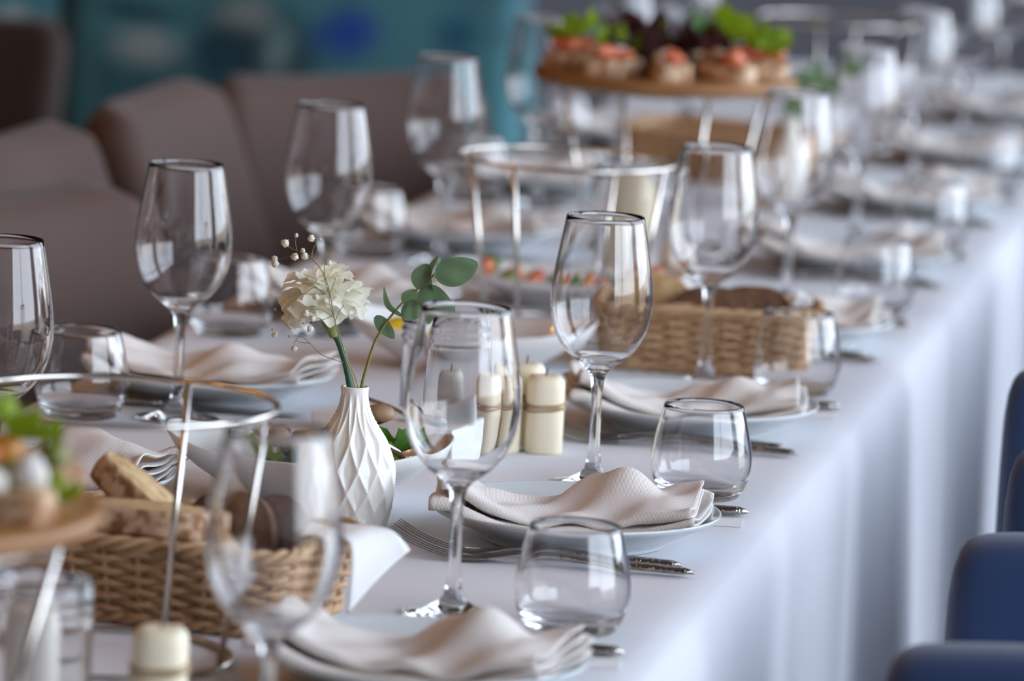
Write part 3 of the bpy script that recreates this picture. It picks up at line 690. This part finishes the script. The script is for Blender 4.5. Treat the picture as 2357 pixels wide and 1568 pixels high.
# ------------------------------------------------------------------ wicker baskets
def rrect(w, d, r, n):
    """n points evenly along a rounded rectangle"""
    hw, hd = w/2 - r, d/2 - r; seg = [2*hd, math.pi*r/2, 2*hw, math.pi*r/2]*2; Ltot = sum(seg); out = []
    for k in range(n):
        s = Ltot*k/n; i = 0
        while s > seg[i]: s -= seg[i]; i += 1
        q, m = divmod(i, 2); a0 = q*math.pi/2
        cx, cy_ = [(hw, hd), (-hw, hd), (-hw, -hd), (hw, -hd)][q]
        if m == 0:
            st = [((hw + r), -hd, 0, 1), (hw, hd + r, -1, 0), (-hw - r, hd, 0, -1), (-hw, -hd - r, 1, 0)][q]
            p = (st[0] + st[2]*s, st[1] + st[3]*s); nn = (math.cos(a0), math.sin(a0))
        else:
            a = a0 + s/r; p = (cx + r*math.cos(a), cy_ + r*math.sin(a)); nn = (math.cos(a), math.sin(a))
        out.append((Vector((p[0], p[1], 0)), Vector((nn[0], nn[1], 0))))
    return out, Ltot
def basket(label, loc, rotz, w=.215, d=.145, h=.062):
    t = thing('bread_basket', label, 'basket', loc, rotz)
    _, L0 = rrect(w, d, .028, 8); ns = int(L0/.0225)//2*2; per = 6; n = ns*per; rows = 11
    pts, _ = rrect(w, d, .028, n)
    fl = lambda z: 1 + .12*z/h
    for r_ in range(rows):
        z = .007 + (h - .016)*r_/(rows - 1); sg = 1 if r_ % 2 else -1
        P = [Vector((p.x*fl(z), p.y*fl(z), z + .0006*math.sin(k*1.3 + r_))) + nn*(sg*.0030*math.cos(math.pi*k/per)) for k, (p, nn) in enumerate(pts)]
        obj('weave_strand', tube(P, .0027, 6, True, flat=1.0), WICKER, t)
    for k in range(0, n, per):
        p, nn = pts[k]; obj('stake', tube([(p.x, p.y, .002), (p.x*fl(h), p.y*fl(h), h - .004)], .0021, 6), WICKER, t)
    for (zc, hr, tr, ph0) in ((h - .003, .0042, .0031, 0), (.005, .0036, .0028, 1.5)):
        for s in range(3):
            tw = round(L0/.045)
            P = []
            for k, (p, nn) in enumerate(pts):
                a = 2*math.pi*(tw*k/n + s/3) + ph0; P.append(Vector((p.x*fl(zc), p.y*fl(zc), zc)) + nn*(hr*math.cos(a)) + Vector((0, 0, hr*.8*math.sin(a))))
            obj('braid', tube(P, tr, 6, True), WICKER, t)
    bp = [Vector((p.x*.98, p.y*.98, .003)) for p, _ in pts]; obj('bottom', (bp + [q + Vector((0, 0, .003)) for q in bp], [tuple(range(n))[::-1], tuple(range(n, 2*n))]), WICKER, t, smooth=False)
    return t
BK1 = (-.001, 3.675); BA1 = R(-8)
bk1 = basket('woven wicker basket of sliced white bread behind an empty ring stand', T(*BK1), BA1, w=.205)
BK2 = (.175, 5.045); BA2 = R(6)
bk2 = basket('woven wicker basket of dark and light bread beside the window side plates', T(*BK2), BA2, w=.19, d=.112)
basket('wicker basket standing behind the board heaped with red lettuce', T(-.045, 6.68), R(-10), w=.22, d=.15)
def bread(label, loc, eul, w, h, th, seed, dark=False, group=None):
    t = thing('bread_slice', label, 'bread', loc, group=group, rot=eul); slice_parts(t, w, h, th, seed, RYE if dark else CRUST, RYE if dark else CRUMB); return t
def bl(x, y, z, B=BK1, A=BA1): c, s = math.cos(A), math.sin(A); return T(B[0] + x*c - y*s, B[1] + x*s + y*c, z)
pile = [bk1]
for lb, p_, eu_, w_, h_, t_, sd_, dk in [
        ('white bread slice standing on edge inside the white bread basket', (-.010, -.0345, .0300), (R(88), 0, BA1), .10, .070, .016, 5, False),
        ('white bread slice with streaked crust lying flat across the basket rim', (-.010, -.055, .0650), (R(-2), 0, BA1), .108, .060, .018, 1, False),
        ('dark rye bread slice behind the other rye slice of the white bread basket', (.058, .0600, .040), (R(75), 0, BA1), .066, .090, .016, 4, True),
        ('dark rye bread slice standing in the white bread basket', (.026, .040, .040), (R(75), 0, BA1), .072, .092, .016, 3, True),
        ('white bread slice leaning steeply out of the white bread basket', (-.007, -.004, .0510), (0, R(36), BA1), .150, .046, .020, 2, False)]:
    o = bread(lb, bl(*p_), eu_, w_, h_, t_, sd_, dk); settle(o, pile); pile.append(o)
b2 = lambda x, y, z: bl(x, y, z, BK2, BA2)
bread('light bread slice standing at the left end of the rye bread basket', b2(-.050, .012, .0365), (R(74), 0, BA2), .072, .098, .016, 6)
bread('dark rye bread slice standing in the middle of the rye bread basket', b2(.004, -.0085, .0335), (R(74), 0, BA2), .084, .086, .016, 7, True)
bread('dark rye bread slice at the right of the rye bread basket', b2(.042, .032, .0325), (R(74), 0, BA2), .080, .084, .016, 8, True)
bread('light bread slice standing low at the front of the rye bread basket', b2(-.020, -.029, .0275), (R(74), 0, BA2), .092, .068, .016, 9)
def sheet(name, fn, nu, nv, mat, label, cat, th=.0008):
    o = obj(name, grid(fn, nu, nv), mat); solid(o, th, 0); return tag(o, label, cat)
# white paper napkin hanging over the end of the white bread basket
NV0 = [Vector(T(.100, 3.655, .0655)), Vector(T(.117, 3.655, .0660)), Vector(T(.131, 3.650, .058)), Vector(T(.133, 3.636, .014))]
NV1 = [Vector(T(.102, 3.700, .0660)), Vector(T(.123, 3.700, .0670)), Vector(T(.150, 3.694, .066)), Vector(T(.166, 3.688, .054))]
_n0, _n1 = [Vector(p) for p in spl([tuple(q) for q in NV0], 6)], [Vector(p) for p in spl([tuple(q) for q in NV1], 6)]
def nap1(u, v): k = round(u*18); return _n0[k].lerp(_n1[k], v) + Vector((0, 0, .003*math.sin(math.pi*v)))
sheet('paper_napkin', nap1, 18, 12, WHITE_NAP, 'white paper napkin folded over the end of the white bread basket', 'napkin')
MA, MB_, MC, MD = at_y(1838, 668, 5.062), at_y(1872, 690, 5.066), Vector(T(.258, 5.062, .0068)), Vector(T(.232, 5.058, .0066))
sheet('paper_napkin', lambda u, v: MA.lerp(MB_, v).lerp(MD.lerp(MC, v), u) + Vector((0, .003*math.sin(5*u + 3*v), 0)), 12, 12, WHITE_NAP, 'white napkin corner sticking up at the end of the rye bread basket', 'napkin')

# ------------------------------------------------------------------ candles and hurricane glasses
def candle(label, loc, rotz, r=.0165, h=.066, mat=WAX, group=None, twine=True):
    t = thing('candle', label, 'candle', loc, rotz, group)
    def sq(p, z, rr):      # slightly squared pillar
        return [(rr*math.copysign(abs(math.cos(2*math.pi*k/40))**.75, math.cos(2*math.pi*k/40)), rr*math.copysign(abs(math.sin(2*math.pi*k/40))**.75, math.sin(2*math.pi*k/40)), z) for k in range(40)]
    rings = [(.96, 0), (1, .002), (1, h*.5), (1, h - .008), (.95, h - .003), (.82, h), (.5, h + .0012), (.12, h - .001)]
    V = []
    for f, z in rings: V += sq(0, z, r*f)
    n = 40; Fc = [(i*n+k, i*n+(k+1) % n, (i+1)*n+(k+1) % n, (i+1)*n+k) for i in range(len(rings) - 1) for k in range(n)]
    Fc += [tuple(range(n))[::-1], tuple((len(rings)-1)*n + k for k in range(n))]
    obj('wax', (V, Fc), mat, t); obj('wick', tube([(0, 0, h - .002), (.001, 0, h + .007)], .0007, 5), WICK, t)
    if twine:
        P = []
        for k in range(150):
            a = 2*math.pi*k/36; c, s = math.cos(a), math.sin(a); e_ = r + .0006
            P.append((e_*math.copysign(abs(c)**.75, c), e_*math.copysign(abs(s)**.75, s), h*.56 + .0016*k/36 + .0012*math.sin(a*1.3)))
        obj('twine', tube(P, .0010, 5), TWINE, t)
    return t
candle('cream pillar candle tied with twine, nearest the wine glass stem by the napkin plate', T(.121, 4.475), .3)
candle('cream pillar candle tied with twine, in the middle of the group of three', T(.085, 4.462), .9)
candle('cream pillar candle tied with twine, behind the other two by the glass jar', T(.097, 4.511), .1, h=.070)
candle('cream pillar candle with rounded top beside a glass jar, by the board with olives', T(.086, 3.285), .2, r=.018, h=.066)
def hurricane(label, loc, r, h, group=None):
    t = thing('glass_jar', label, 'glass jar', loc)
    o_ = [(r - .001, .008), (r, .02), (r, h - .030)]
    for q in (h - .024, h - .017, h - .010): o_ += [(r, q - .003), (r + .0012, q - .0015), (r + .0012, q + .0005), (r, q + .002)]
    i_ = [(r - .004, .02), (r - .003, h - .03), (r - .0026, h - .001)]
    obj('wall', lathe(o_ + [(r, h - .001), (r - .0012, h)] + i_[::-1] + [(r - .006, .0125), (r - .01, .0112), (0, .0105)], 56), GLASS, t)
    obj('base', lathe([(0, .0004), (r - .004, .0004), (r - .0015, .003), (r - .001, .008)], 56), GLASS, t)
    return t
hurricane('straight clear glass jar with a white candle, behind the white vase', T(.032, 4.515), .045, .112)
candle('white candle standing inside the glass jar behind the vase', T(.026, 4.515, .0122), 0, .015, .045, WAXW, twine=False)
hurricane('clear glass jar with a white candle, by the ring stand of the white bread basket', T(.012, 3.245), .038, .100)
candle('white candle standing inside the glass jar by the white bread basket stand', T(.012, 3.245, .0122), 0, .017, .068, WAXW, twine=False)
hurricane('clear glass jar holding a tall cream candle before the lettuce board', T(.008, 5.60), .042, .125)
candle('tall cream candle inside the glass jar before the lettuce board', T(.008, 5.60, .0122), 0, .024, .100, WAX, twine=False)
candle('small white candle standing beside the jar with the tall cream candle', T(.072, 5.50), .5, .013, .06, WAXW)

# ------------------------------------------------------------------ serving bowls
def boat_bowl(label, loc, rotz, a=.112, b=.07, h=.042, lift=.016, group=None):
    seg = 64; t_ = .0032
    def ringp(f, z, la, off=0):
        out = []
        for k in range(seg):
            th = 2*math.pi*k/seg; c, s = math.cos(th), math.sin(th); p = 2.5
            x = math.copysign(abs(c)**(2/p), c)*(a*f[0] + off); y = math.copysign(abs(s)**(2/p), s)*(b*f[1] + off); out.append(Vector((x, y, z + la*lift*(abs(x)/a)**3)))
        return out
    prof = [((.45, .5), 0, 0, 0), ((.47, .52), .0005, 0, 0), ((.49, .54), .004, 0, 0), ((.58, .66), .010, .1, 0), ((.78, .84), .022, .45, 0), ((.93, .95), h - .010, .85, 0), ((1, 1), h - .001, 1, 0), ((1, 1), h + .0008, 1, -.0012), ((1, 1), h, 1, -t_),
            ((.92, .94), h - .011, .85, -t_), ((.77, .83), .0245, .45, -t_), ((.56, .64), .014, .1, -t_), ((.3, .35), .011, 0, 0)]
    V = []
    for f, z, la, off in prof: V += ringp(f, z, la, off)
    n = len(prof); Fc = [(i*seg+k, i*seg+(k+1) % seg, (i+1)*seg+(k+1) % seg, (i+1)*seg+k) for i in range(n - 1) for k in range(seg)]
    Fc += [tuple(range(seg))[::-1], tuple((n-1)*seg + k for k in range(seg))]
    o = obj('serving_bowl', (V, Fc), CREAMPORC, None, loc, rot=(0, 0, rotz)); return tag(o, label, 'bowl', group)
BW1 = (-.016, 4.165)
bo1 = boat_bowl('white oval serving bowl of salad with upturned ends, behind the ribbed vase', T(*BW1), R(8), a=.116, b=.076, h=.040, lift=.016)
random.seed(21); in1 = [bo1]
for k, (dx, dy, dz, r, m) in enumerate([(.0, -.01, .026, .030, GREEN), (-.03, .01, .028, .026, DGREEN), (.035, .0, .03, .028, GREEN), (.06, -.015, .03, .024, GREEN), (-.01, .03, .03, .03, PURPLE), (.03, .035, .03, .028, PURPLE), (-.055, -.01, .026, .022, GREEN), (.07, .02, .03, .024, DGREEN)]):
    o = ruffle('lettuce_leaf', m, None, (0, 0, 0), r, 120 + k, up=.6); o.location = T(BW1[0] + dx*.85, BW1[1] + dy*.8, dz); settle(o, [bo1]); o.location.z += .002*k; in1.append(o)
    tag(o, 'dark red salad leaf in the white bowl behind the vase' if m is PURPLE else 'green salad leaf in the white bowl behind the vase', 'lettuce', 'salad leaves in the bowl')
for k, (dx, dy, dz) in enumerate([(-.02, -.025, .036), (.015, -.03, .036), (.0, .005, .042), (.04, .02, .046), (-.045, .015, .038), (.055, .01, .052)]):
    o = lump('mushroom', MUSH, None, (0, 0, 0), (.013, .011, .008), 130 + k, .3); o.location = T(BW1[0] + dx, BW1[1] + dy, dz); settle(o, in1); in1.append(o)
    tag(o, 'brown sliced mushroom lying on the salad in the white bowl', 'mushroom', 'mushrooms in the salad')
sv = thing('serving_spoon', 'dark polished steel serving spoon resting in the salad bowl behind the vase', 'spoon', PV(935, 1020, .06))
SO = Vector(sv.location)
ss = [Vector(p) for p in spl([tuple(at_y(x, y, Y)) for x, y, Y in [(888, 985, 4.13), (915, 1000, 4.14), (930, 1014, 4.15), (948, 1026, 4.155), (965, 1034, 4.158)]], 5)]
obj('handle', local_tube(ss, [.0036 - .0010*math.sin(math.pi*j/len(ss)) for j in range(len(ss))], 8, SO), STEEL, sv)
hb = ss[0] - SO
lb = lathe([(0, -.006), (.008, -.005), (.013, -.002), (.0145, .0015), (.0135, .0015), (.008, -.003), (0, -.004)], 24)
obj('bowl', xf(lb, Matrix.Translation(hb + Vector((-.010, -.002, .003))) @ Matrix.Rotation(R(25), 4, 'Y')), STEEL, sv)
settle(sv, in1)
BW2 = (-.030, 4.915)
bo2 = boat_bowl('white oval serving bowl holding a yellow pepper, behind the glass jar', T(*BW2), R(6), a=.120, b=.075, h=.040, lift=.014)
o = lump('yellow_pepper', YELLOW, None, (0, 0, 0), (.020, .016, .014), 5, .3); o.location = T(-.098, 4.91, .046); settle(o, [bo2]); in2 = [bo2, o]; tag(o, 'yellow pepper piece on the edge of the oval bowl behind the flowers', 'pepper')
for k in range(6):
    o = lump('mushroom', MUSH, None, (0, 0, 0), (.0102, .0105, .009), 150 + k, .3); o.location = T(BW2[0] - .03 + .024*k, BW2[1] + .012*math.sin(k*2), .030); settle(o, in2); tag(o, 'brown cooked mushroom in the oval bowl behind the glass jar', 'mushroom', 'mushrooms in the second bowl')
BW3 = (-.020, 5.405)
bo3 = boat_bowl('low white oval dish of red and green salad behind an empty ring stand', T(*BW3), R(4), a=.125, b=.076, h=.030, lift=.010)
in3 = [bo3]
for k in range(16):
    m = (TOMATO, OLIVE_F, TOMATO, DGREEN, ORANGE_F)[k % 5]
    o = lump('salad_piece', m, None, (0, 0, 0), (.0102, .0112, .0105), 170 + k, .35); o.location = T(BW3[0] - .086 + .0246*(k % 8), BW3[1] - .02 + .03*(k//8), .028 + .004*math.sin(k*3)); settle(o, in3)
    tag(o, 'red or green chopped salad piece in the low oval dish', 'salad', 'salad pieces in the low dish')
# white box with a row of paper sachets
BX = (.010, 4.41); ba = R(-18)
bx = thing('sachet_box', 'low white rectangular box behind the vase, holding a row of paper sachets', 'box', T(*BX), ba)
sx_, sy_, sz_ = .135, .075, .034
obj('box_body', rbox(sx_, sy_, sz_, .002, 2, (0, 0, sz_/2)), PAPER, bx, smooth=False)
for k in range(12):
    a = R(-28 + 3.0*k); P0 = at_y(1003, 947, 4.40); P0.z = TZ + .0343
    c_ = rbox(.038, .022, .0006, .0002, 1, (.019, 0, 0))
    s_ = obj('paper_sachet', c_, PAPER, None, P0 + Vector((0, 0, .0008*k)), smooth=False, rot=(0, R(-1.7*k), R(4))); tag(s_, 'thin white paper sachet in the fanned stack seen through the wine glass', 'sachet', 'fanned paper sachets')
sp2 = thing('teaspoon', 'steel teaspoon lying beside the fanned white sachets', 'spoon', T(.036, 4.374, .05), R(-18))
obj('bowl', xf(lathe([(0, -.004), (.008, -.003), (.0125, .0), (.012, .001), (.007, -.002), (0, -.0028)], 24), Matrix.Rotation(R(-10), 4, 'X') @ Matrix.Diagonal((1.5, 1, 1, 1))), STEEL, sp2)
obj('handle', tube([(-.016, 0, 0), (-.035, .004, .005), (-.06, .008, .008), (-.085, .010, .006)], [.002, .0018, .0024, .003], 8), STEEL, sp2)

settle(sp2, [bx])

# ------------------------------------------------------------------ chairs
def shell(fn, nu, nv, th): pass
def slab_back(w, h, th, r, curve=.04):
    """padded slab: width along y, height along z, thickness along x, rounded outline and edge"""
    ny, nz = 26, 26; V, Fc = [], []
    def pt(u, v, side):
        # superellipse map of the square to a rounded rectangle
        a, b = (u - .5)*2, (v - .5)*2; y, z = a*w/2, b*h/2
        ex = max(0, abs(y) - (w/2 - r)); ez = max(0, b)*0 + max(0, z - (h/2 - r)); d = math.hypot(ex, ez)
        if ex > 0 and ez > 0 and d > 1e-9:
            m = max(ex, ez)/d; y = math.copysign((w/2 - r) + ex*m, y); z = (h/2 - r) + ez*m
        e = max(abs(a), abs(b)); t_ = th/2*(1 - max(0, (e - .80)/.20)**2.2)**.5 if e < 1 else 0
        return Vector((side*t_ + curve*(a*a), y, z))
    F_ = grid(lambda u, v: pt(u, v, 1), ny, nz); B_ = grid(lambda u, v: pt(u, v, -1), ny, nz)
    V, Fc = join((F_[0], F_[1]), (B_[0], [f[::-1] for f in B_[1]]))
    bm = bmesh.new(); vs = [bm.verts.new(v) for v in V]
    for f in Fc: bm.faces.new([vs[i] for i in f])
    bmesh.ops.remove_doubles(bm, verts=bm.verts, dist=1e-5); return fix(bm)
def brown_chair(label, loc, rotz, group=None, mat=None):
    """faces +x; origin on the floor under the seat centre"""
    mat = mat or TAUPE
    t = thing('upholstered_chair', label, 'chair', loc, rotz, group)
    o = obj('backrest', slab_back(.50, .52, .075, .07), mat, t); o.location = (-.265, 0, .588); o.rotation_euler = (0, R(-20), 0)
    obj('seat', rbox(.46, .48, .10, .035, 4, (0, 0, .40)), mat, t)
    for x in (-.18, .18):
        for y in (-.19, .19): obj('leg', tube([(x, y, .36), (x*1.12, y*1.12, 0)], [.018, .012], 10), LEGW, t)
    return t
# top edge of the back sits 0.36 m behind the seat centre
gC = 'brown chairs along the table'
for (x, y, rz, lb) in [(-.280, 5.17, -15, 'brown upholstered chair turned aside, standing behind the glasses near the white bread basket'),
                       (-.415, 5.80, 0, 'brown upholstered chair between two others, behind the glasses beside the carnation'),
                       (-.405, 6.40, 0, 'brown upholstered chair with a broad lit back, before the turned one'),
                       (-.43, 7.03, -40, 'brown upholstered chair turned aside, its wide back before the teal bench')]:
    ch = brown_chair(lb, (x, y, 0), R(rz))
    if rz == -40: ch.scale = (.95, .95, .95)
dc = brown_chair('dark brown chair standing apart, in front of the teal bench', (-1.50, 7.75, 0), R(-90), mat=DARKB); dc.scale = (.92, .92, .92)

def blue_chair(label, loc, rotz=0.0):
    """tub chair facing -x: padded shell wraps round from arm tip to arm tip"""
    t = thing('tub_chair', label, 'chair', loc, rotz)
    hw, dep, th, zt_, zb = .215, .44, .048, .815, .36
    path = []
    for q in (0, .02, .05, .1, .2, .35, .55, .75, .92): path.append((q*(dep - hw), -hw))
    for k in range(25): a = -math.pi/2 + math.pi*k/24; path.append((dep - hw + hw*math.cos(a), hw*math.sin(a)))
    for q in (.92, .75, .55, .35, .2, .1, .05, .02, 0): path.append((q*(dep - hw), hw))
    n = len(path); sec = 16; V = []
    for i in range(n):
        a, b = path[max(i-1, 0)], path[min(i+1, n-1)]; tx, ty = b[0]-a[0], b[1]-a[1]; l = math.hypot(tx, ty); nx, ny_ = ty/l, -tx/l
        s = min(i, n - 1 - i)/8; end = min(1.0, s)
        # arm tip: rounded front corner
        e3 = min(1.0, s*8/3); drop = .05*(1 - math.sqrt(max(0, 1 - (1 - e3)**2)))
        top = zt_ + .03*math.sin(math.pi*i/(n-1)) - drop; w = th*(1 - .75*max(0, 1 - s*3)**2)
        for k in range(sec):
            an = 2*math.pi*k/sec; cx = math.copysign(abs(math.cos(an))**.42, math.cos(an)); sz = math.copysign(abs(math.sin(an))**.25, math.sin(an))
            V.append((path[i][0] + nx*w*cx, path[i][1] + ny_*w*cx, (top + zb)/2 + (top - zb)/2*sz))
    Fc = [(i*sec+k, i*sec+(k+1) % sec, (i+1)*sec+(k+1) % sec, (i+1)*sec+k) for i in range(n-1) for k in range(sec)]
    Fc += [tuple(range(sec))[::-1], tuple((n-1)*sec+k for k in range(sec))]
    bm = bmesh.new(); vs = [bm.verts.new(v) for v in V]
    for f in Fc: bm.faces.new([vs[i] for i in f])
    o = obj('shell', fix(bm), BLUE, t); subd(o, 1)
    obj('seat', rbox(.40, .36, .12, .04, 4, (.16, 0, .40)), BLUE, t)
    for x in (.03, .36):
        for y in (-.17, .17): obj('leg', tube([(x, y, .36), (x, y*1.1, 0)], [.016, .011], 10), LEGW, t)
    return t
blue_chair('navy velvet tub chair beside the cloth, level with the board by the cream candle', (.535, 3.20, 0))
blue_chair('navy velvet tub chair beside the tablecloth, level with the hammered forks', (.535, 4.06, 0))
blue_chair('navy velvet tub chair beside the tablecloth, level with the rye bread basket', (.492, 4.93, 0))
for y in (5.79, 6.65, 7.51): blue_chair('navy velvet tub chair beside the tablecloth, beyond the rye bread basket', (.50, y, 0))['group'] = 'tub chairs further along the cloth'

# ------------------------------------------------------------------ background bench
def motif(name, base, spots):
    m = M(name, base, .9, sheen=.2); nt = m.node_tree; N, L = nt.nodes, nt.links; p = N['Principled BSDF']; t = N.new('ShaderNodeTexCoord')
    n = N.new('ShaderNodeTexNoise'); n.inputs['Scale'].default_value = 4.5; n.inputs['Detail'].default_value = 2; L.new(t.outputs['Object'], n.inputs['Vector'])
    c = N.new('ShaderNodeValToRGB'); c.color_ramp.elements[0].color = (.012, .045, .06, 1); c.color_ramp.elements[0].position = .36; c.color_ramp.elements[1].color = (*base, 1); c.color_ramp.elements[1].position = .55
    L.new(n.outputs['Fac'], c.inputs[0]); cur = c.outputs[0]
    dn = N.new('ShaderNodeTexNoise'); dn.inputs['Scale'].default_value = 6; L.new(t.outputs['Object'], dn.inputs['Vector'])
    va = N.new('ShaderNodeVectorMath'); va.operation = 'MULTIPLY_ADD'; va.inputs[1].default_value = (.08, .08, .08); L.new(dn.outputs['Color'], va.inputs[0]); L.new(t.outputs['Object'], va.inputs[2])
    for (pos, rx, rz, colr) in spots:
        s = N.new('ShaderNodeVectorMath'); s.operation = 'SUBTRACT'; L.new(va.outputs[0], s.inputs[0]); s.inputs[1].default_value = (pos[0] + .04, pos[1] + .04, pos[2] + .04)
        d = N.new('ShaderNodeVectorMath'); d.operation = 'MULTIPLY'; L.new(s.outputs[0], d.inputs[0]); d.inputs[1].default_value = (1/rx, 0, 1/rz)
        l = N.new('ShaderNodeVectorMath'); l.operation = 'LENGTH'; L.new(d.outputs[0], l.inputs[0])
        mr_ = N.new('ShaderNodeMapRange'); mr_.inputs[1].default_value = .35; mr_.inputs[2].default_value = 1.35; mr_.inputs[3].default_value = 1; mr_.inputs[4].default_value = 0; L.new(l.outputs['Value'], mr_.inputs[0])
        mx = N.new('ShaderNodeMixRGB'); L.new(mr_.outputs[0], mx.inputs[0]); L.new(cur, mx.inputs[1]); mx.inputs[2].default_value = (*colr, 1); cur = mx.outputs[0]
    L.new(cur, p.inputs['Base Color']); return m
SY = 9.4
def sp(px, py): return at_y(px, py, SY)
spots = []
for (px, py, rx, ry, c) in [(795, 90, 75, 55, (.01, .06, .32)), (345, 115, 85, 45, (.30, .36, .36)), (560, 35, 75, 45, (.22, .26, .25)), (30, 55, 45, 45, (.5, .55, .55)), (130, 100, 40, 60, (.14, .17, .15)), (640, 110, 45, 60, (.16, .26, .26)), (520, 140, 60, 60, (.008, .045, .07)), (140, 160, 40, 50, (.10, .12, .10)), (1040, 80, 60, 60, (.01, .09, .14)), (320, 25, 110, 25, (.008, .04, .06)), (540, 205, 35, 40, (.02, .20, .25))]:
    q = sp(px, py); spots.append(((q.x, q.y, q.z), rx/1300, ry/1300, c))
TEALP = motif('teal patterned fabric', (.06, .20, .23), spots)
bench = thing('bench_sofa', 'long teal patterned bench with a high padded back behind the brown chairs', 'sofa', (0, 0, 0))
xa, xb = -4.2, sp(1190, 100).x
nw = 4; pw = (xb - xa)/nw
for k in range(nw):
    cx = xa + pw*(k + .5)
    obj('back_cushion', rbox(pw - .004, .20, .66, .05, 4, (cx, SY + .10, .72)), TEALP, bench)
    obj('seat_cushion', rbox(pw - .004, .56, .20, .05, 4, (cx, SY - .20, .34)), TEALP, bench)
obj('plinth', box(xa + .02, xb - .02, SY - .46, SY + .18, .12, .26), LEGW, bench, smooth=False)
for x in (xa + .1, (xa + xb)/2, xb - .1):
    for y in (SY - .42, SY + .1): obj('leg', box(x - .03, x + .03, y - .03, y + .03, 0, .13), LEGW, bench, smooth=False)
